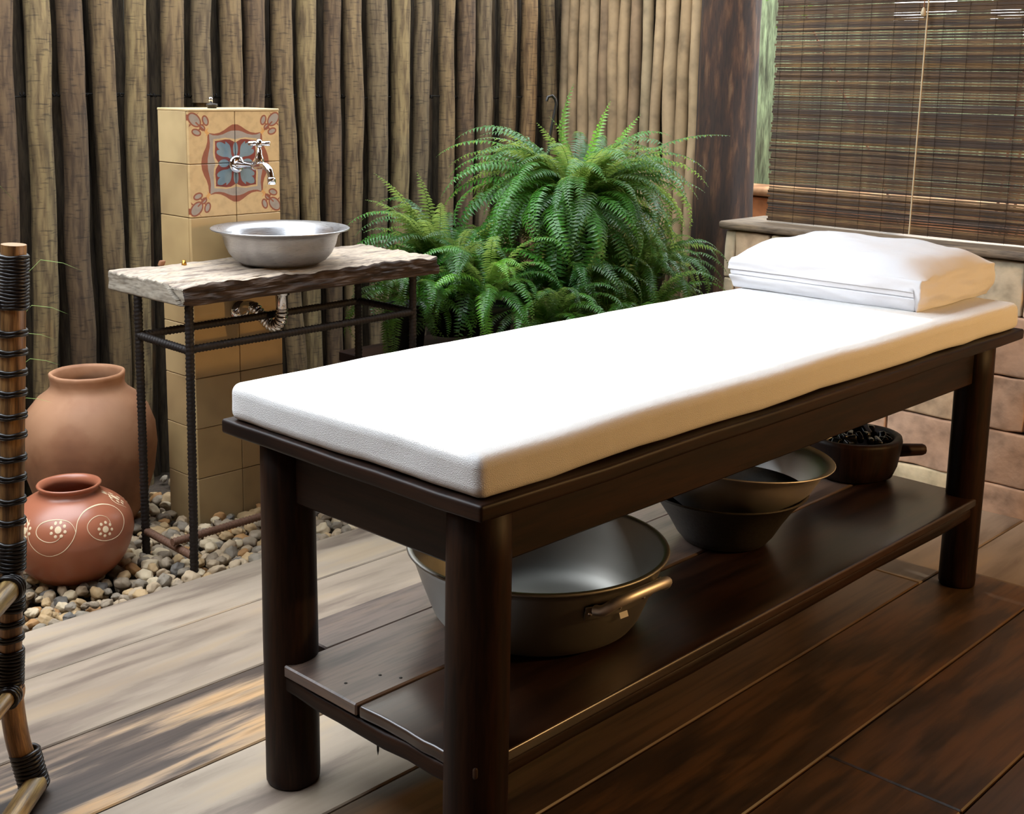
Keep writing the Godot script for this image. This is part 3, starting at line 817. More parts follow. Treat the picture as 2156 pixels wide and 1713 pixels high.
# ==================================================================== tiled pillar, tap, basin stand
var img: Image
func poly(pts: Array, c: Color, mirror := true) -> void:
	# pts in [-1, 1] from the centre of the four tiles, y up; drawn in all four quarters
	var S := img.get_width() / 2.0
	var flips := [[1, 1], [-1, 1], [1, -1], [-1, -1]] if mirror else [[1, 1]]
	for fl in flips:
		var q := PackedVector2Array()
		for p in pts: q.append(Vector2(S + p.x * fl[0] * S, S - p.y * fl[1] * S))
		var y0 := 1e9; var y1 := -1e9
		for p in q:
			y0 = minf(y0, p.y); y1 = maxf(y1, p.y)
		for y in range(maxi(0, int(y0)), mini(img.get_height() - 1, int(y1) + 1) + 1):
			var xs := []
			var yc := y + 0.5
			for k in q.size():
				var a := q[k]; var b := q[(k + 1) % q.size()]
				if (a.y <= yc) != (b.y <= yc): xs.append(a.x + (yc - a.y) / (b.y - a.y) * (b.x - a.x))
			xs.sort()
			for k in range(0, xs.size() - 1, 2):
				var w := int(round(xs[k + 1])) - int(round(xs[k]))
				if w > 0: img.fill_rect(Rect2i(int(round(xs[k])), y, w, 1), c)

func v2(a: Array) -> Array:
	var out := []
	for k in range(0, a.size(), 2): out.append(Vector2(a[k], a[k + 1]))
	return out

func sm2(p: Array) -> Array:
	# rounds a closed outline
	var out := []
	var n := p.size()
	for k in n:
		for s in 6:
			var t := s / 6.0
			out.append((p[k] as Vector2).cubic_interpolate(p[(k + 1) % n], p[(k + n - 1) % n], p[(k + 2) % n], t))
	return out

func ell(c: Vector2, a: float, b: float, turn: float) -> Array:
	var out := []
	for k in 40:
		var t := TAU * k / 40
		out.append(c + Vector2(cos(t) * a, sin(t) * b).rotated(turn))
	return out

func pattern() -> ImageTexture:
	img = Image.create_empty(1024, 1024, false, Image.FORMAT_RGB8)
	var och := Color(0.72, 0.60, 0.42)
	var terra := Color(0.50, 0.27, 0.18)
	var red := Color(0.43, 0.15, 0.11)
	var greyc := Color(0.56, 0.51, 0.46)
	var blue := Color(0.40, 0.47, 0.49)
	img.fill(och)
	var outer := [0.0, 0.745, 0.06, 0.74, 0.14, 0.70, 0.24, 0.635, 0.34, 0.588, 0.45, 0.57, 0.585, 0.587, 0.60, 0.52, 0.605, 0.42, 0.64, 0.31, 0.69, 0.22, 0.73, 0.11, 0.745, 0.0]
	var inner := [0.0, 0.625, 0.08, 0.622, 0.16, 0.60, 0.27, 0.555, 0.38, 0.535, 0.48, 0.54, 0.565, 0.572, 0.56, 0.48, 0.55, 0.40, 0.56, 0.30, 0.585, 0.20, 0.605, 0.10, 0.61, 0.0]
	poly(v2(outer + [0.0, 0.0]), terra)
	poly(v2(inner + [0.0, 0.0]), greyc)
	poly(v2([0.0, 0.455, 0.10, 0.475, 0.22, 0.49, 0.36, 0.475, 0.475, 0.465, 0.48, 0.36, 0.49, 0.22, 0.475, 0.10, 0.44, 0.0, 0.0, 0.0]), och)
	poly(v2([0.0, 0.39, 0.05, 0.42, 0.12, 0.452, 0.22, 0.458, 0.33, 0.44, 0.443, 0.43, 0.44, 0.33, 0.452, 0.20, 0.44, 0.11, 0.40, 0.05, 0.365, 0.0, 0.0, 0.0]), red)
	poly(sm2(v2([0.03, 0.06, 0.09, 0.15, 0.10, 0.25, 0.125, 0.34, 0.17, 0.385, 0.215, 0.415, 0.22, 0.37, 0.26, 0.385, 0.32, 0.41, 0.40, 0.395, 0.405, 0.33, 0.37, 0.28, 0.345, 0.265, 0.40, 0.25, 0.41, 0.20, 0.36, 0.155, 0.28, 0.125, 0.18, 0.115, 0.10, 0.07, 0.04, 0.03])), blue)
	poly(ell(Vector2(0, 0.27), 0.055, 0.13, 0), blue)
	poly(ell(Vector2(0.26, 0), 0.11, 0.075, 0), blue)
	poly(ell(Vector2(0, 0), 0.09, 0.08, 0), blue)
	# corner flowers
	for k in 2:
		var e := 0.0 if k == 0 else 0.03
		var c := terra if k == 0 else greyc
		poly(ell(Vector2(0.865, 0.835), 0.165 - e, 0.115 - e, 0.78), c)
		poly(ell(Vector2(0.635, 0.82), 0.105 - e, 0.07 - e, 1.25), c)
		poly(ell(Vector2(0.83, 0.60), 0.105 - e, 0.07 - e, 0.32), c)
		poly(ell(Vector2(0.705, 0.69), 0.075 - e, 0.055 - e, 0.78), c)
	for q in [[0.60, 0.60, 0.83, 0.80, 0.85, 0.78, 0.62, 0.58], [0.69, 0.72, 0.65, 0.78, 0.67, 0.79, 0.72, 0.72], [0.73, 0.66, 0.79, 0.62, 0.80, 0.64, 0.75, 0.69]]:
		poly(v2(q), terra)
	for q in [[0.97, 0.76, 0.985, 0.70, 0.93, 0.745], [0.80, 0.94, 0.76, 0.985, 0.84, 0.92]]:
		poly(v2(q), terra)
	poly(sm2(v2([0.56, 0.58, 0.60, 0.63, 0.57, 0.68, 0.63, 0.65, 0.66, 0.60, 0.62, 0.56, 0.64, 0.52, 0.59, 0.55])), Color(0.74, 0.54, 0.30))
	# worn, uneven print
	var n := noise(0.01, 5, 4)
	var im2 := n.get_seamless_image(1024, 1024)
	im2.convert(Image.FORMAT_RGB8)
	var d := img.get_data(); var e := im2.get_data()
	for k in d.size():
		d[k] = int(d[k] * (0.92 + 0.08 * minf(1.0, e[k] / 150.0)))
	img = Image.create_from_data(1024, 1024, false, Image.FORMAT_RGB8, d)
	return ImageTexture.create_from_image(img)

func pillar() -> void:
	var p := thing("tiled_pillar", "cream tiled pillar with a patterned tile panel behind the basin", "pillar", Vector3(0.778, 0, -1.32))
	var W := 0.328; var D := 0.168; var H := 1.246
	put("core", cbox(Vector3(W - 0.016, H + 0.02, D - 0.016), 0.002), M.mortar, p, at(W / 2, H / 2 - 0.02, -D / 2))
	var js := [1.248, 1.091, 0.931, 0.769, 0.601, 0.436, 0.276, 0.116, -0.06]
	var pm := mat(Color.WHITE, 0.5)
	pm.albedo_texture = pattern()
	for r in js.size() - 1:
		var hh: float = js[r] - js[r + 1]
		for c in 2:
			if r < 2:
				var st := begin()
				cbox(Vector3(W / 2 - 0.002, hh - 0.002, 0.012), 0.0015, Vector2.ZERO, st)
				var me: ArrayMesh = fin(st)
				var mdt := MeshDataTool.new()
				mdt.create_from_surface(me, 0)
				for i in mdt.get_vertex_count():
					var v := mdt.get_vertex(i)
					mdt.set_vertex_uv(i, Vector2(clampf((v.x / (W / 2) + 0.5 + c) / 2, 0.001, 0.999), clampf((0.5 - v.y / hh + r) / 2, 0.001, 0.999)))
				var m2 := ArrayMesh.new()
				mdt.commit_to_surface(m2)
				put("patterned_tile", m2, pm, p, at(W / 4 + c * W / 2, (js[r] + js[r + 1]) / 2, -0.006))
			else:
				put("tile", cbox(Vector3(W / 2 - 0.002, hh - 0.002, 0.012), 0.0015), M.tile[(r * 2 + c) % 4], p, at(W / 4 + c * W / 2, (js[r] + js[r + 1]) / 2, -0.006 + R.randfn() * 0.0004))
		for s in [0.0, W]:
			put("tile", cbox(Vector3(0.012, hh - 0.002, D - 0.014), 0.0015), M.tile[(r + 2) % 4], p, at(0.006 if s == 0.0 else W - 0.006, (js[r] + js[r + 1]) / 2, -D / 2 - 0.006))
	put("cap", cbox(Vector3(W + 0.001, 0.008, D + 0.002), 0.002), M.tile[2], p, at(W / 2, 1.2505, -D / 2))
	# little valve on top
	var va := thing("valve_stub", "small metal valve stub standing on top of the tiled pillar", "valve", Vector3(0.895, 1.2545, -1.37))
	put("collar", lathe([Vector2(0, 0), Vector2(0.014, 0), Vector2(0.014, 0.006), Vector2(0.017, 0.007), Vector2(0.017, 0.014), Vector2(0.008, 0.015), Vector2(0, 0.015)], 14), M.dark_iron, va)
	put("stem", lathe([Vector2(0, 0.012), Vector2(0.0055, 0.012), Vector2(0.005, 0.022), Vector2(0.0065, 0.024), Vector2(0.006, 0.032), Vector2(0.003, 0.034), Vector2(0, 0.034)], 12), M.chrome, va, Transform3D(Basis.from_euler(Vector3(0, 0, 0.15)), Vector3.ZERO))
	# tap
	var t := thing("tap", "chrome tap with a T handle fixed to the patterned tile panel", "tap", Vector3(0.944, 1.087, -1.3195))
	var rx := Basis.from_euler(Vector3(PI / 2, 0, 0))
	put("flange", lathe([Vector2(0, 0), Vector2(0.028, 0), Vector2(0.0275, 0.003), Vector2(0.024, 0.008), Vector2(0.017, 0.011), Vector2(0.012, 0.0115), Vector2(0, 0.0115)], 32), M.chrome, t, Transform3D(rx, Vector3.ZERO))
	put("pipe", lathe([Vector2(0, 0.005), Vector2(0.0105, 0.005), Vector2(0.0105, 0.088), Vector2(0.0125, 0.09), Vector2(0.0125, 0.10), Vector2(0, 0.10)], 20), M.chrome, t, Transform3D(rx, Vector3.ZERO))
	put("spout", tube(smooth([Vector3(0, 0, 0.095), Vector3(0, 0.003, 0.12), Vector3(0, 0.002, 0.15), Vector3(0, -0.008, 0.168), Vector3(0, -0.024, 0.176), Vector3(0, -0.034, 0.178)], 30), func(tt: float, _a: float) -> float: return lerpf(0.0125, 0.0095, tt), 16), M.chrome, t)
	put("nozzle", lathe([Vector2(0.007, 0.0), Vector2(0.0125, 0), Vector2(0.0125, 0.018), Vector2(0.0105, 0.021), Vector2(0.006, 0.021)], 20), M.chrome, t, Transform3D(Basis.IDENTITY, Vector3(0, -0.05, 0.179)))
	var bn := put("bonnet", lathe([Vector2(0, 0), Vector2(0.0125, 0), Vector2(0.014, 0.008), Vector2(0.0125, 0.018), Vector2(0.0085, 0.028), Vector2(0.0085, 0.04), Vector2(0.006, 0.043), Vector2(0.006, 0.058), Vector2(0, 0.058)], 20), M.chrome, t, at(0, 0.008, 0.12))
	var hd := put("handle", lathe([Vector2(0, -0.033), Vector2(0.0075, -0.032), Vector2(0.0075, -0.012), Vector2(0.0055, -0.008), Vector2(0.0055, 0.008), Vector2(0.0075, 0.012), Vector2(0.0075, 0.032), Vector2(0, 0.033)], 16), M.chrome, t, Transform3D(Basis.from_euler(Vector3(0, -0.75, PI / 2)), Vector3(0, 0.068, 0.12)))
	put("hub", lathe([Vector2(0, -0.01), Vector2(0.0095, -0.01), Vector2(0.0105, -0.002), Vector2(0.009, 0.009), Vector2(0.004, 0.013), Vector2(0, 0.013)], 16), M.chrome, t, at(0, 0.068, 0.12))

func rebar(a: Vector3, b: Vector3, r: float, parent: Node, called: String, m: Material) -> void:
	var l := a.distance_to(b)
	var n := int(l / 0.0028)
	put(called, tube(line(a, b, n), func(t: float, an: float) -> float:
		var ph := t * l / 0.0115 + an / TAU
		var w := ph - floorf(ph)
		return r + (0.0018 if w < 0.35 else 0.0), 10), m, parent)

func basin_stand() -> void:
	var s := thing("basin_stand", "rusty ribbed steel bar stand under the rough timber slab by the pillar", "stand", Vector3.ZERO)
	var r := 0.0112
	rebar(Vector3(0.528, -0.05, -0.956), Vector3(0.536, 0.745, -0.956), r, s, "leg", M.rebar)
	rebar(Vector3(0.509, -0.05, -1.177), Vector3(0.512, 0.745, -1.177), r, s, "leg", M.rebar)
	rebar(Vector3(1.345, -0.05, -0.956), Vector3(1.343, 0.745, -0.956), r, s, "leg", M.rebar)
	rebar(Vector3(1.305, -0.05, -1.177), Vector3(1.303, 0.745, -1.177), r, s, "leg", M.rebar)
	rebar(Vector3(0.535, 0.622, -0.956), Vector3(1.343, 0.628, -0.956), r * 0.92, s, "rail", M.rebar)
	rebar(Vector3(0.511, 0.632, -1.177), Vector3(1.303, 0.638, -1.177), r * 0.92, s, "rail", M.rebar)
	rebar(Vector3(0.535, 0.618, -0.956), Vector3(0.511, 0.632, -1.177), r * 0.92, s, "rail", M.rebar)
	rebar(Vector3(1.343, 0.630, -0.956), Vector3(1.303, 0.640, -1.177), r * 0.92, s, "rail", M.rebar)
	rebar(Vector3(0.528, 0.035, -0.965), Vector3(0.509, 0.058, -1.177), r * 0.92, s, "foot_bar", M.rust)
	rebar(Vector3(1.343, 0.045, -0.956), Vector3(1.305, 0.05, -1.177), r * 0.92, s, "foot_bar", M.rust)
	rebar(Vector3(0.50, 0.066, -1.02), Vector3(1.32, 0.07, -1.03), r * 0.92, s, "foot_bar", M.rust)
	# slab
	var t := thing("timber_slab", "thick weathered timber slab with a split corner lying on the steel stand", "slab", Vector3(0.966, 0.7725, -1.124))
	var n := noise(6.0, 55, 4); var n2 := noise(20.0, 56, 3)
	var sf := func(p: Vector3) -> Vector3:
		var q := p
		if p.y > 0.02: q.y += n.get_noise_2d(p.x * 0.6, p.z * 3.0) * 0.006 + n2.get_noise_2d(p.x * 0.4, p.z * 3.0) * 0.003
		if p.z > 0.15:
			q.z += n.get_noise_2d(p.x * 2.0, p.y * 6.0) * 0.010 - (0.010 if p.y > 0 else 0.0) * maxf(0, n.get_noise_2d(p.x * 3.0, 8.0) + 0.35)
			if p.y > 0.02: q.y += n.get_noise_1d(p.x * 3.0) * 0.006
		if p.z < -0.15: q.z += n.get_noise_2d(p.x * 1.5, 3.0) * 0.008
		q.x += n.get_noise_2d(p.z * 1.0, p.y * 3.0) * 0.004 * signf(p.x)
		# the split at the near left corner
		if p.x < -0.15:
			var c := absf((p.z - 0.105) - (p.x + 0.465) * 0.30 - n.get_noise_1d(p.x * 4.0) * 0.012 - (0.028 - p.y) * 1.55)
			var dep := clampf(1.0 - c / 0.010, 0, 1) * clampf((-0.15 - p.x) / 0.2, 0, 1)
			if p.y > 0.015: q.y -= 0.026 * dep
			if p.x < -0.45: q.x += 0.04 * dep
		return q
	var sm := ArrayMesh.new()
	for fs in [[2, 5], [4, 3, 0], [1]]:
		var st := begin()
		rbox(Vector3(0.93, 0.055, 0.395), 0.006, 60, sf, st, fs)
		st.generate_normals()
		st.commit(sm)
	var so := put("slab_body", sm, M.plank, t)
	so.set_surface_override_material(1, M.plank_side)
	so.set_surface_override_material(2, M.endgrain)
	# left end saw cut face, a thin proud face of end grain
	# small bits lying on the slab
	var ch := put("wood_chip", rbox(Vector3(0.016, 0.016, 0.012), 0.004, 1, func(p: Vector3) -> Vector3: return p + Vector3(p.y * 0.4, 0, p.x * 0.3)), M.chip, self, at(0.655, 0.811, -1.285))
	tag(ch, "small brown wood chip lying on the slab beside the pillar", "chip")
	var br := put("brass_nut", lathe([Vector2(0.003, 0), Vector2(0.008, 0), Vector2(0.008, 0.007), Vector2(0.0055, 0.009), Vector2(0.0055, 0.015), Vector2(0.003, 0.015)], 6), M.brass, self, at(0.715, 0.802, -1.262))
	tag(br, "tiny brass fitting lying on the slab in front of the pillar", "fitting")
	# basin
	var b := put("basin", lathe([Vector2(0, 0), Vector2(0.10, 0), Vector2(0.115, 0.003), Vector2(0.135, 0.014), Vector2(0.152, 0.034), Vector2(0.164, 0.06), Vector2(0.170, 0.085), Vector2(0.180, 0.096), Vector2(0.197, 0.102), Vector2(0.204, 0.104), Vector2(0.2055, 0.1065), Vector2(0.203, 0.1085), Vector2(0.195, 0.1065), Vector2(0.177, 0.100), Vector2(0.166, 0.087), Vector2(0.160, 0.061), Vector2(0.148, 0.036), Vector2(0.132, 0.018), Vector2(0.112, 0.007), Vector2(0.02, 0.004), Vector2(0, 0.003)], 72), M.alu, self, at(0.95, 0.803, -1.108))
	tag(b, "round brushed aluminium wash basin standing on the timber slab", "basin")
	# drain
	var d := thing("drain_trap", "chrome drain pipe with a corrugated bend under the timber slab", "pipe", Vector3(0.966, 0, -1.13))
	put("cup", lathe([Vector2(0, 0.655), Vector2(0.016, 0.655), Vector2(0.018, 0.662), Vector2(0.019, 0.70), Vector2(0.025, 0.704), Vector2(0.026, 0.738), Vector2(0.022, 0.744), Vector2(0, 0.744)], 24), M.chrome, d)
	var path := smooth([Vector3(0, 0.66, 0), Vector3(0, 0.632, -0.002), Vector3(-0.002, 0.608, -0.02), Vector3(-0.006, 0.602, -0.05), Vector3(-0.012, 0.625, -0.085), Vector3(-0.018, 0.648, -0.115), Vector3(-0.022, 0.65, -0.15), Vector3(-0.022, 0.63, -0.187)], 150)
	put("corrugated_pipe", tube(path, func(tt: float, _a: float) -> float: return 0.0175 + 0.0022 * sin(tt * TAU * 22.0) if tt < 0.72 else 0.0175, 16), M.chrome, d)
	put("flange", lathe([Vector2(0, 0), Vector2(0.036, 0), Vector2(0.035, 0.005), Vector2(0.026, 0.014), Vector2(0.02, 0.016), Vector2(0, 0.016)], 28), M.chrome, d, Transform3D(Basis.from_euler(Vector3(PI / 2, 0, 0)), Vector3(-0.022, 0.63, -0.1895)))

# ==================================================================== clay pots
func pots() -> void:
	var wn := noise(1.0, 61, 2)
	var big := thing("clay_jar", "big rough unglazed clay jar with a short wide neck by the pole wall", "jar", Vector3(0.545, -0.03, -1.55))
	var bp := [Vector2(0, 0), Vector2(0.10, 0), Vector2(0.125, 0.015), Vector2(0.16, 0.08), Vector2(0.188, 0.17), Vector2(0.2, 0.26), Vector2(0.196, 0.32), Vector2(0.178, 0.375), Vector2(0.145, 0.415), Vector2(0.118, 0.434), Vector2(0.109, 0.446), Vector2(0.108, 0.46), Vector2(0.111, 0.475), Vector2(0.112, 0.483), Vector2(0.109, 0.489), Vector2(0.103, 0.488), Vector2(0.099, 0.48), Vector2(0.097, 0.45), Vector2(0.11, 0.42), Vector2(0.16, 0.37), Vector2(0.185, 0.27), Vector2(0.15, 0.09), Vector2(0.10, 0.02), Vector2(0, 0.02)]
	put("body", lathe(bp, 56, null, func(a: float, y: float) -> float: return 0.004 * wn.get_noise_3d(cos(a) * 1.3, y * 5.0, sin(a) * 1.3) + 0.0012 * wn.get_noise_3d(cos(a) * 5.0, y * 30.0, sin(a) * 5.0)), M.clay_big, big)
	var small := thing("painted_pot", "glossy red clay pot painted with white spirals and dotted flowers", "pot", Vector3(0.297, -0.02, -1.203))
	var sp := [Vector2(0, 0), Vector2(0.085, 0), Vector2(0.1, 0.008), Vector2(0.13, 0.035), Vector2(0.153, 0.075), Vector2(0.1655, 0.115), Vector2(0.1675, 0.135), Vector2(0.164, 0.16), Vector2(0.153, 0.185), Vector2(0.132, 0.208), Vector2(0.105, 0.226), Vector2(0.084, 0.236), Vector2(0.0772, 0.243), Vector2(0.0775, 0.25), Vector2(0.083, 0.256), Vector2(0.086, 0.26), Vector2(0.0835, 0.264), Vector2(0.077, 0.262), Vector2(0.07, 0.25), Vector2(0.07, 0.238), Vector2(0.1, 0.215), Vector2(0.15, 0.14), Vector2(0.145, 0.09), Vector2(0.09, 0.02), Vector2(0, 0.015)]
	var sprof := []
	for k in 11: # finer outside for smooth shine
		for j in 3:
			var a := (sp[k] as Vector2).cubic_interpolate(sp[k + 1], sp[maxi(k - 1, 0)], sp[k + 2], j / 3.0)
			sprof.append(a)
	for k in range(11, sp.size()): sprof.append(sp[k])
	put("body", lathe(sprof, 72), M.clay_small, small)
	var fl := [[2.247, 0.1829], [1.466, 0.1667], [0.665, 0.2167], [2.86, 0.175], [3.9, 0.175], [4.9, 0.175], [-0.4, 0.175], [0.1, 0.175]]
	for k in fl.size():
		var th: float = fl[k][0]
		var hh: float = fl[k][1]
		put("painted_flower", dab(sprof, th, hh, 0.0085), M.paint, small)
		for j in 8:
			var a := TAU * j / 8 + 0.3
			put("painted_dot", dab(sprof, th + cos(a) * 0.0185 / 0.155, hh + sin(a) * 0.0165, 0.004), M.paint, small)
	var scrolls := [
		[2.19, 0.1676, 2.28, 0.1551, 2.426, 0.1533, 2.563, 0.1632, 2.621, 0.1777, 2.587, 0.1936, 2.449, 0.2023, 2.248, 0.2046, 2.076, 0.1993, 1.99, 0.1871, 1.963, 0.1733],
		[2.845, 0.2, 2.792, 0.1761, 2.703, 0.1455, 2.55, 0.1223, 2.376, 0.1141, 2.184, 0.1254, 2.047, 0.1479, 1.968, 0.1716, 1.914, 0.1975, 1.769, 0.214, 1.523, 0.2209, 1.238, 0.2197, 1.047, 0.2094, 0.983, 0.1917, 1.012, 0.171, 1.117, 0.151, 1.267, 0.1378, 1.471, 0.1365, 1.646, 0.1476, 1.748, 0.1662, 1.764, 0.184, 1.665, 0.1968, 1.5, 0.2012, 1.369, 0.1941, 1.34, 0.1817, 1.368, 0.1736],
		[3.406, 0.1905, 3.406, 0.1981, 3.341, 0.2036, 3.083, 0.2058, 2.865, 0.1944, 2.813, 0.1753, 2.882, 0.1522, 3.064, 0.1257],
		[0.665, 0.2269, 0.846, 0.2194, 0.873, 0.2103, 0.799, 0.2003, 0.698, 0.1876],
	]
	for sc in scrolls:
		var cv := v2(sc)
		var c := []
		for k in cv.size() - 1:
			for j in 6: c.append((cv[k] as Vector2).cubic_interpolate(cv[k + 1], cv[maxi(k - 1, 0)], cv[mini(k + 2, cv.size() - 1)], j / 6.0))
		put("painted_spiral", ribbon(sprof, c, 0.0024), M.paint, small)

func on_pot(prof: Array, th: float, h: float, lift := 0.0006) -> Vector3:
	for k in range(1, prof.size()):
		var a: Vector2 = prof[k - 1]; var b: Vector2 = prof[k]
		if b.y >= h and a.y <= h and b.y > a.y:
			var t := (h - a.y) / (b.y - a.y)
			var p := a.lerp(b, t)
			var n := Vector2(b.y - a.y, a.x - b.x).normalized()
			p += n * lift
			return Vector3(cos(th) * p.x, p.y, sin(th) * p.x)
	return Vector3.ZERO

func dab(prof: Array, th: float, h: float, r: float) -> ArrayMesh:
	var st := begin()
	var c := on_pot(prof, th, h, 0.0016)
	for k in 12:
		var a := TAU * k / 12; var b := TAU * (k + 1) / 12
		tri(st, c, on_pot(prof, th + cos(b) * r / 0.15, h + sin(b) * r), on_pot(prof, th + cos(a) * r / 0.15, h + sin(a) * r))
	return fin(st)

func ribbon(prof: Array, c: Array, w: float) -> ArrayMesh:
	var g := [[], [], []]
	for k in c.size():
		var d: Vector2 = (c[mini(k + 1, c.size() - 1)] - c[maxi(k - 1, 0)]) * Vector2(0.155, 1)
		var n := Vector2(-d.y, d.x).normalized() * w / 2 * (0.6 + 0.4 * sin(PI * clampf(float(k) / c.size() * 1.1, 0, 1)))
		n.x /= 0.155
		g[0].append(on_pot(prof, c[k].x - n.x, c[k].y - n.y, 0.0004))
		g[1].append(on_pot(prof, c[k].x, c[k].y, 0.0012))
		g[2].append(on_pot(prof, c[k].x + n.x, c[k].y + n.y, 0.0004))
	var st := begin()
	grid(st, g)
	return fin(st)

# ==================================================================== cane chair at the left edge
func bind_cord(parent: Node, a: Vector3, b: Vector3, r: float, turns: int, called := "binding") -> void:
	var st := begin()
	for k in turns:
		var c := a.lerp(b, (k + 0.5) / turns)
		var d := (b - a).normalized()
		var s := d.cross(Vector3(0.3, 0.2, 0.9)).normalized(); var o := s.cross(d)
		var ring := []
		for i in 20: ring.append(c + (s * cos(TAU * i / 20) + o * sin(TAU * i / 20)) * r + d * 0.001 * sin(i * 1.0 + k))
		tube(ring, a.distance_to(b) / turns * 0.55, 6, false, st, true)
	put(called, fin(st), M.binding, parent)

func chair() -> void:
	var c := thing("cane_chair", "bamboo cane chair bound with dark cord at the left edge of the picture", "chair", Vector3.ZERO)
	var top := Vector3(-0.289, 1.052, -0.188); var mid := Vector3(-0.307, 0.63, -0.207); var low := Vector3(-0.326, 0.21, -0.228); var foot := Vector3(-0.299, 0.0, -0.199)
	var r := 0.0215
	put("post", tube(smooth([top, mid, low], 24), r, 16), M.cane, c)
	put("leg", tube(smooth([low + Vector3(0, 0.03, 0), Vector3(-0.319, 0.11, -0.22), foot + Vector3(0, 0.004, 0)], 16), 0.022, 16), M.cane, c)
	# post bindings: a woven top, pairs of rings, then wide wraps
	bind_cord(c, Vector3(-0.2895, 1.035, -0.189), Vector3(-0.293, 0.938, -0.192), r + 0.002, 16)
	var ys := [0.895, 0.86, 0.823, 0.786, 0.744, 0.708, 0.665, 0.628, 0.585, 0.545]
	for y in ys:
		var t: float = (1.052 - y) / 0.422
		var p := top.lerp(mid, t) if t <= 1.0 else mid.lerp(low, (0.63 - y) / 0.42)
		bind_cord(c, p + Vector3(0, 0.006, 0), p - Vector3(0, 0.006, 0), r + 0.0015, 2, "cord_ring")
	for q in [[0.508, 0.45, 8], [0.40, 0.372, 4], [0.295, 0.215, 12]]:
		bind_cord(c, mid.lerp(low, (0.63 - q[0]) / 0.42), mid.lerp(low, (0.63 - q[1]) / 0.42), r + 0.002, q[2])
	for y in [0.348, 0.318]:
		var p := mid.lerp(low, (0.63 - y) / 0.42)
		bind_cord(c, p + Vector3(0, 0.006, 0), p - Vector3(0, 0.006, 0), r + 0.0015, 2, "cord_ring")
	bind_cord(c, Vector3(-0.311, 0.088, -0.212), Vector3(-0.300, 0.012, -0.20), 0.025, 10)
	# rails that run forward out of the frame, and the rest of the chair beyond it
	var f := Vector3(-0.72, 0, 0.69)
	var sd := Vector3(-0.69, 0, -0.72)
	put("runner", tube(line(Vector3(-0.302, 0.026, -0.19), Vector3(-0.302, 0.026, -0.19) + f * 0.6, 8), 0.021, 14), M.cane_pale, c)
	put("side_rail", tube(line(Vector3(-0.315, 0.425, -0.205), Vector3(-0.315, 0.405, -0.205) + f * 0.6, 8), 0.021, 14), M.cane_pale, c)
	put("lower_rail", tube(line(Vector3(-0.322, 0.215, -0.215), Vector3(-0.322, 0.205, -0.215) + f * 0.6, 8), 0.014, 12), M.cane_pale, c)
	bind_cord(c, Vector3(-0.322, 0.425, -0.198), Vector3(-0.338, 0.424, -0.183), 0.0235, 3)
	bind_cord(c, Vector3(-0.330, 0.213, -0.207), Vector3(-0.348, 0.212, -0.19), 0.017, 3)
	for q in [f * 0.6, sd * 0.55, f * 0.6 + sd * 0.55]:
		var h := 0.62 if q.dot(f) > 0.3 else 1.05
		put("post", tube(line(Vector3(-0.31, 0, -0.2) + q, Vector3(-0.31, h, -0.2) + q, 8), r, 12), M.cane, c)
	for y in [0.42, 0.21, 0.95]:
		put("cross_rail", tube(line(Vector3(-0.312, y, -0.205), Vector3(-0.312, y, -0.205) + sd * 0.55, 6), 0.016, 12), M.cane, c)
	put("runner", tube(line(Vector3(-0.302, 0.026, -0.19) + sd * 0.55, Vector3(-0.302, 0.026, -0.19) + sd * 0.55 + f * 0.6, 8), 0.021, 14), M.cane_pale, c)
	put("seat", rbox(Vector3(0.56, 0.04, 0.52), 0.018, 6), M.navy, c, Transform3D(Basis(f, Vector3.UP, f.cross(Vector3.UP)), Vector3(-0.315, 0.45, -0.2) + f * 0.3 + sd * 0.275))
	put("back_cloth", rbox(Vector3(0.02, 0.4, 0.46), 0.009, 6), M.navy, c, Transform3D(Basis(f, Vector3.UP, f.cross(Vector3.UP)), Vector3(-0.302, 0.82, -0.2) + f * 0.03 + sd * 0.275))

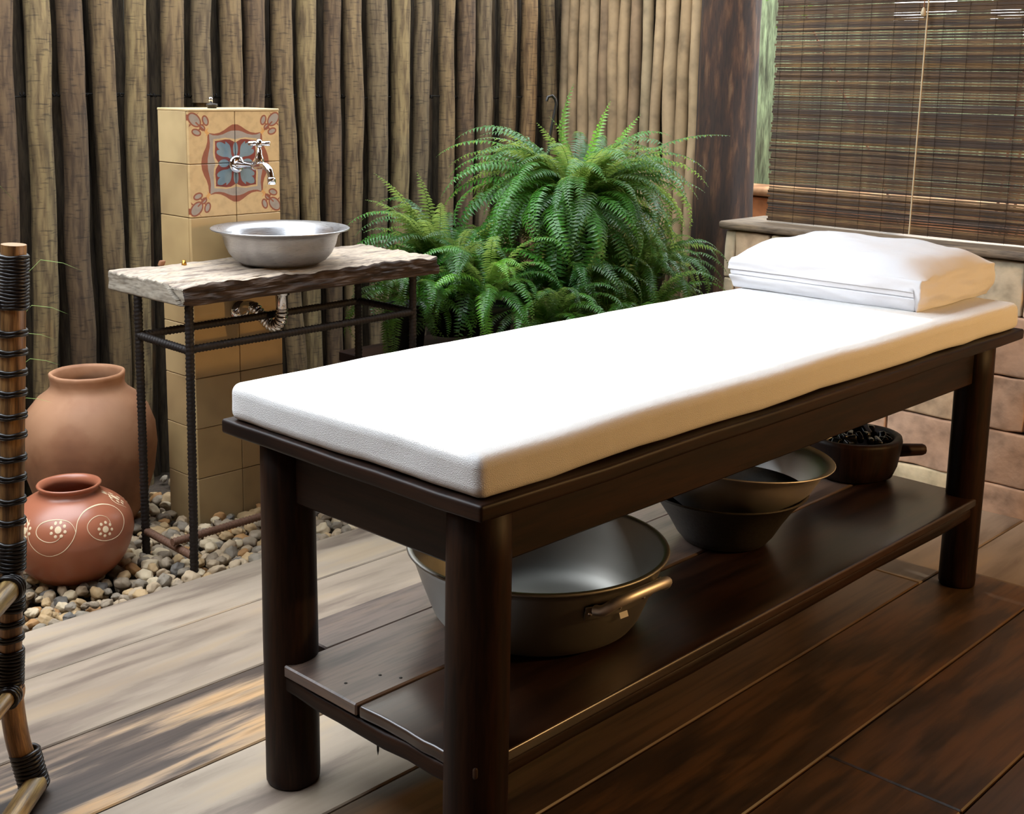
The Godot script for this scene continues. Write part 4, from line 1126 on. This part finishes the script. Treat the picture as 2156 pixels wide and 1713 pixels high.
# ==================================================================== plants
# one frond along +x that rises and droops; pinnae in pairs
func frond_mesh(l: float, up: float, droop: float, w: float, sd: int, curl := 0.0) -> ArrayMesh:
	var rr := RandomNumberGenerator.new()
	rr.seed = sd
	var st := begin()
	var n := int(l / 0.0135)
	var p := Vector3.ZERO
	var ang := up
	var side := 0.0
	var pts := []; var dirs := []
	for k in n + 1:
		pts.append(p)
		var d := Vector3(cos(ang) * cos(side), sin(ang), cos(ang) * sin(side))
		dirs.append(d)
		p += d * l / n
		ang -= droop / n * (0.4 + 1.2 * float(k) / n)
		side += curl / n
	tube(pts, func(t: float, _a: float) -> float: return lerpf(0.0016, 0.0005, t), 4, false, st)
	st.set_smooth_group(-1)
	var j0 := int(n * 0.10)
	for k in range(j0, n + 1):
		var t := float(k) / n
		var pw := w * (smoothstep(0.02, 0.25, t) * 0.75 + 0.25) * pow(maxf(0.0, 1.0 - pow(t, 2.4)), 0.8) + 0.004
		var d: Vector3 = dirs[k]
		var sd1 := d.cross(Vector3.UP).normalized()
		var nn := sd1.cross(d).normalized()
		for s in [-1.0, 1.0]:
			var base: Vector3 = pts[k] + d * (0.5 * l / n * (0.5 + 0.5 * s))
			var jit := rr.randfn() * 0.06
			var dr := rr.randf_range(0.05, 0.4)
			var out: Vector3 = (sd1 * s + d * (0.22 + jit) - nn * dr).normalized()
			var bw := 0.0044 * clampf(pw / 0.025, 0.55, 1.15)
			var m := base + out * pw * 0.45 + nn * pw * 0.06
			var tip := base + out * pw - nn * pw * 0.1
			var fwd := (d - out * d.dot(out)).normalized()
			var a := base + fwd * bw * 0.75
			var b := base - fwd * bw * 0.75
			var m1 := m + fwd * bw + nn * 0.0012
			var m2 := m - fwd * bw + nn * 0.0012
			if s > 0:
				tri(st, base, m1, a); tri(st, base, m, m1); tri(st, base, m2, m); tri(st, base, b, m2); tri(st, m, tip, m1); tri(st, m, m2, tip)
			else:
				tri(st, base, a, m1); tri(st, base, m1, m); tri(st, base, m, m2); tri(st, base, m2, b); tri(st, m, m1, tip); tri(st, m, tip, m2)
	return fin(st)

var fm := []
func fern(label: String, at_: Vector3, count: int, size: float, mats: Array, lo: float, hi: float, az := [0.0, TAU], pot_r := 0.11, pot_m: Material = null) -> Node3D:
	var t := thing("fern", label, "fern", at_)
	if pot_r > 0:
		put("pot", lathe([Vector2(0, -0.2), Vector2(pot_r * 0.75, -0.2), Vector2(pot_r * 0.95, -0.02), Vector2(pot_r * 1.05, -0.018), Vector2(pot_r * 1.05, 0.0), Vector2(pot_r * 0.97, 0.0), Vector2(pot_r * 0.9, -0.03), Vector2(0, -0.025)], 28), pot_m if pot_m else M.black_pot, t)
		put("soil", lathe([Vector2(pot_r * 0.9, -0.024), Vector2(pot_r * 0.5, -0.01), Vector2(0, -0.006)], 16), M.soil, t)
	for k in count:
		var ph: float = lerpf(az[0], az[1], fposmod(k * 0.618034 + R.randfn() * 0.02, 1.0))
		var e := float(k) / count
		var which := clampi(int(lerpf(0, 13.99, fposmod(e + R.randfn() * 0.08, 1.0))), 0, 13)
		var s := size * R.randf_range(0.75, 1.1)
		var m: Material = mats[R.randi() % mats.size()]
		var bs := Basis.from_euler(Vector3(0, ph, R.randfn() * 0.12)).scaled(Vector3(s, s, s))
		put("frond", fm[which], m, t, Transform3D(bs * Basis.from_euler(Vector3(R.randfn() * 0.25, 0, 0)), Vector3(cos(ph) * 0.03, R.randf_range(lo, hi), -sin(ph) * 0.03)))
	return t

func aim(t: Node3D, from: Vector3, tip: Vector3, arch: float, w: float, sd: int, m: Material) -> void:
	# one frond from the crown to a given tip (both in the world), rising by arch radians above the straight line
	var v := tip - from
	var l := v.length() * 1.06
	var ph := atan2(-v.z, v.x)
	var el := atan2(v.y, Vector2(v.x, v.z).length())
	put("frond", frond_mesh(l, arch, arch * 2.0, w, sd), m, t, Transform3D(Basis.from_euler(Vector3(0, ph, 0)) * Basis.from_euler(Vector3(0, 0, el)), from - t.position))

func ferns() -> void:
	for k in 14:
		var e := k / 13.0
		fm.append(frond_mesh(0.52, lerpf(1.3, 0.3, e), lerpf(1.9, 2.9, e) + 0.25 * sin(k * 2.0), 0.047, 700 + k, sin(k * 3.3) * 0.5))
	var F: Array = M.fern
	# a dark timber bench carries the plants
	var bench := thing("plant_bench", "low dark timber bench hidden behind the fern fronds", "bench", Vector3(2.2, 0, -1.25))
	put("bench_top", cbox(Vector3(1.35, 0.04, 0.62), 0.005), M.table, bench, at(0, 0.36, 0))
	for q in [[-0.6, -0.25], [0.6, -0.25], [-0.6, 0.25], [0.6, 0.25]]:
		put("leg", cbox(Vector3(0.06, 0.40, 0.06), 0.005), M.table, bench, at(q[0], 0.14, q[1]))
	var st := thing("plant_pedestal", "dark turned pedestal under the largest fern", "pedestal", Vector3(2.27, 0.38, -1.09))
	put("column", lathe([Vector2(0, 0), Vector2(0.09, 0), Vector2(0.09, 0.03), Vector2(0.06, 0.05), Vector2(0.06, 0.24), Vector2(0.10, 0.26), Vector2(0.10, 0.29), Vector2(0, 0.29)], 20), M.table, st)
	var big := fern("largest bushy green fern with fronds arching to the trunk post", Vector3(2.27, 0.865, -1.09), 210, 1.04, [F[0], F[1], F[1], F[2], F[2]], -0.01, 0.04, [0.0, TAU], 0.14)
	var cr := Vector3(2.27, 0.875, -1.09)
	var tips := [[Vector3(2.30, 1.325, -1.08), 0.45, 2], [Vector3(2.15, 1.20, -1.16), 0.5, 2], [Vector3(2.43, 1.25, -1.06), 0.15, 3], [Vector3(2.55, 1.20, -1.02), 0.15, 3], [Vector3(2.62, 1.07, -0.93), 0.3, 3], [Vector3(2.60, 1.10, -0.62), 0.5, 1], [Vector3(2.56, 1.0, -0.80), 0.5, 2], [Vector3(2.60, 0.88, -0.72), 0.7, 1], [Vector3(1.75, 1.08, -1.12), 0.6, 1], [Vector3(1.70, 1.0, -1.1), 0.8, 1], [Vector3(2.05, 1.17, -1.1), 0.4, 2], [Vector3(1.95, 1.14, -1.2), 0.4, 1], [Vector3(2.35, 1.1, -1.0), 0.5, 2], [Vector3(1.98, 0.72, -0.86), 1.0, 2], [Vector3(2.1, 0.66, -0.8), 1.0, 1], [Vector3(2.3, 0.7, -0.75), 1.0, 1]]
	for k in tips.size():
		aim(big, cr, tips[k][0], tips[k][1], 0.046, 800 + k, F[tips[k][2]])
	put("hook", tube(smooth([Vector3(-0.07, -0.01, -0.07), Vector3(-0.068, 0.25, -0.07), Vector3(-0.053, 0.395, -0.055), Vector3(-0.053, 0.42, -0.055), Vector3(-0.063, 0.437, -0.063), Vector3(-0.076, 0.432, -0.074), Vector3(-0.078, 0.418, -0.078)], 30), 0.0055, 8), M.black_pot, big)
	var f1 := fern("mid green fern reaching past the slab towards the basin", Vector3(1.84, 0.64, -1.30), 84, 0.88, [F[0], F[1], F[2]], 0.0, 0.05, [0.0, TAU], 0.10)
	for q in [[Vector3(1.38, 0.90, -1.25), 0.5], [Vector3(1.43, 0.86, -1.2), 0.6], [Vector3(1.46, 0.99, -1.3), 0.4], [Vector3(1.5, 0.83, -1.12), 0.7], [Vector3(1.62, 1.0, -1.25), 0.3], [Vector3(1.40, 0.78, -1.3), 0.7], [Vector3(1.6, 0.9, -1.1), 0.6]]:
		aim(f1, Vector3(1.80, 0.62, -1.32), q[0], q[1], 0.044, R.randi() % 1000, F[R.randi() % 3])
	var f2 := fern("bright yellow-green fern drooping in front of the others beside the slab", Vector3(1.80, 0.585, -1.07), 50, 0.72, [F[2], F[2], F[3], F[1]], 0.02, 0.06, [0.0, TAU], 0.09)
	var f3 := fern("small fern hanging low under the right end of the slab", Vector3(1.62, 0.58, -1.30), 46, 0.66, [F[2], F[1], F[2]], 0.0, 0.04, [PI, TAU], 0.08)
	fern("blue-green fern below the largest fern, beside the clay flowerpot", Vector3(2.15, 0.60, -0.99), 70, 0.72, [F[0], F[1], F[1]], 0.0, 0.05, [0.0, TAU], 0.09)
	fern("leafy fern right of the clay flowerpot near the pillow", Vector3(2.48, 0.64, -0.93), 70, 0.68, [F[1], F[1], F[2]], 0.0, 0.05, [0.0, TAU], 0.09)
	fern("olive brown fading fern beside the trunk post and stone wall", Vector3(2.56, 0.60, -1.12), 70, 0.7, [F[4], F[4], F[0]], 0.0, 0.05, [0.0, TAU], 0.09)
	fern("dark green fern low in the front, left of the clay flowerpot", Vector3(1.97, 0.50, -0.93), 56, 0.66, [F[1], F[2], F[0]], 0.0, 0.05, [0.0, TAU], 0.085)
	fern("low bright fern behind the mattress edge, right of the clay flowerpot", Vector3(2.33, 0.50, -0.80), 56, 0.66, [F[1], F[2], F[1]], 0.0, 0.05, [0.0, TAU], 0.085)
	# posts under the small ferns: wooden blocks
	for q in [[1.80, -1.32, 0.02], [1.80, -1.07, 0.005], [2.17, -1.02, 0.02], [2.42, -0.98, 0.04], [2.56, -1.12, 0.02]]:
		pass
	var fp := thing("clay_flowerpot", "pinkish clay flowerpot rim showing just above the mattress edge", "flowerpot", Vector3(2.13, 0.385, -0.93))
	put("pot", lathe([Vector2(0, 0), Vector2(0.055, 0), Vector2(0.075, 0.11), Vector2(0.082, 0.11), Vector2(0.085, 0.14), Vector2(0.078, 0.141), Vector2(0.07, 0.12), Vector2(0, 0.115)], 28), M.terracotta, fp)
	put("soil", lathe([Vector2(0.072, 0.118), Vector2(0, 0.124)], 16), M.soil, fp)

func grass() -> void:
	var g := thing("grass_plant", "thin bladed green grass plant leaning out from behind the cane chair", "plant", Vector3(0.02, -0.03, -1.12))
	var tips := [[Vector3(0.30, 0.845, -1.07), 0.15], [Vector3(0.26, 0.735, -1.08), 0.2], [Vector3(0.145, 1.03, -1.1), 0.05], [Vector3(0.10, 0.95, -1.12), 0.02], [Vector3(0.24, 0.60, -1.1), 0.25], [Vector3(0.22, 0.50, -1.12), 0.3], [Vector3(0.25, 0.66, -1.14), 0.2], [Vector3(-0.1, 0.8, -1.2), 0.1]]
	for k in tips.size():
		var tip: Vector3 = tips[k][0] - g.position
		var c := [Vector3(0, 0, 0), Vector3(tip.x * 0.15, tip.y * 0.6, tip.z * 0.2), Vector3(tip.x * 0.5, tip.y * 1.02, tip.z * 0.6), tip]
		var pts := smooth(c, 18)
		var st := begin()
		for i in pts.size() - 1:
			var w0 := 0.006 * (1.0 - pow(float(i) / 18, 2.0)); var w1 := 0.006 * (1.0 - pow(float(i + 1) / 18, 2.0))
			var s := Vector3(0.25, 0.75, 0.6)
			quad(st, pts[i] - s * w0, pts[i + 1] - s * w1, pts[i + 1] + Vector3(0, 0, 0.0015), pts[i] + Vector3(0, 0, 0.0015))
			quad(st, pts[i] + Vector3(0, 0, 0.0015), pts[i + 1] + Vector3(0, 0, 0.0015), pts[i + 1] + s * w1, pts[i] + s * w0)
		put("blade", fin(st), M.grass, g)

# ==================================================================== river pebbles
func pebbles() -> void:
	var meshes := []
	for k in 12:
		var n := noise(1.0, 900 + k, 2)
		var s := Vector3(1.0, R.randf_range(0.55, 0.8), R.randf_range(0.65, 0.95))
		meshes.append(rbox(Vector3(2, 2, 2), 0.999, 3, func(p: Vector3) -> Vector3: return p * s * (1.0 + 0.28 * n.get_noise_3dv(p * 0.9))))
	var tones := ["tan", "beige", "grey-brown", "grey", "cream", "ochre", "dark grey"]
	var rest := []
	var made := 0
	var z := -0.918
	while z > -1.86:
		var x := -0.35
		while x < 2.0:
			var px := x + R.randf_range(-0.014, 0.014); var pz := z + R.randf_range(-0.012, 0.012)
			x += 0.041
			if px > 0.76 and px < 1.12 and pz < -1.30: continue
			var big := 1.0 if px > 0.35 else 0.8
			var r := R.randf_range(0.017, 0.029) * big
			if pz > -0.93: pz = -0.93
			var tr := Transform3D(Basis.from_euler(Vector3(R.randfn() * 0.35, R.randf() * TAU, R.randfn() * 0.35)).scaled(Vector3(r, r, r)), Vector3(px, -0.026 + R.randf_range(-0.008, 0.012), pz))
			var kind := R.randi() % 16
			kind = [0, 0, 0, 1, 1, 1, 2, 2, 2, 3, 3, 4, 4, 5, 6, 2][kind]
			# seen between the chair, the pots, the stand and the table leg
			var dpot := Vector2(px - 0.33, pz + 1.19).length()
			var seen := made < 290 and dpot > 0.09 and ((px < 0.95 and pz > -1.30 and px > 0.0) or (px > 0.95 and px < 1.5 and pz > -1.12) or (px > 0.55 and px < 0.78 and pz > -1.55))
			if seen:
				var zone := "in front of the painted pot" if px < 0.42 else ("between the bars of the steel stand" if px < 0.78 else ("before the foot of the tiled pillar" if px < 1.05 else "behind the left leg of the massage table"))
				var o := put("pebble", meshes[R.randi() % 12], M.peb[kind], self, tr)
				tag(o, "%s river pebble lying %s" % [tones[kind], zone], "pebble", "%s pebbles %s" % [tones[kind], zone])
				made += 1
			else:
				rest.append([tr, kind])
		z -= 0.037
	var mm := MultiMesh.new()
	mm.transform_format = MultiMesh.TRANSFORM_3D
	mm.use_colors = true
	mm.mesh = meshes[0]
	# a lower layer closes the gaps
	for k in 700:
		var r := R.randf_range(0.016, 0.026)
		rest.append([Transform3D(Basis.from_euler(Vector3(R.randf(), R.randf() * TAU, R.randf())).scaled(Vector3(r, r, r)), Vector3(R.randf_range(-0.35, 2.0), -0.047, R.randf_range(-1.85, -0.935))), R.randi() % 6])
	mm.instance_count = rest.size()
	for k in rest.size():
		mm.set_instance_transform(k, rest[k][0])
		mm.set_instance_color(k, (M.peb[rest[k][1]] as StandardMaterial3D).albedo_color.srgb_to_linear())
	var pm := solid(Color.WHITE, T.blotch, 9.0, 0.65, 0.02, T.rough)
	pm.vertex_color_use_as_albedo = true
	var mi := MultiMeshInstance3D.new()
	mi.name = "gravel"
	mi.multimesh = mm
	mi.material_override = pm
	add_child(mi, true)
	tag(mi, "bed of mixed tan and grey river gravel along the pole wall", "gravel", "", "stuff")
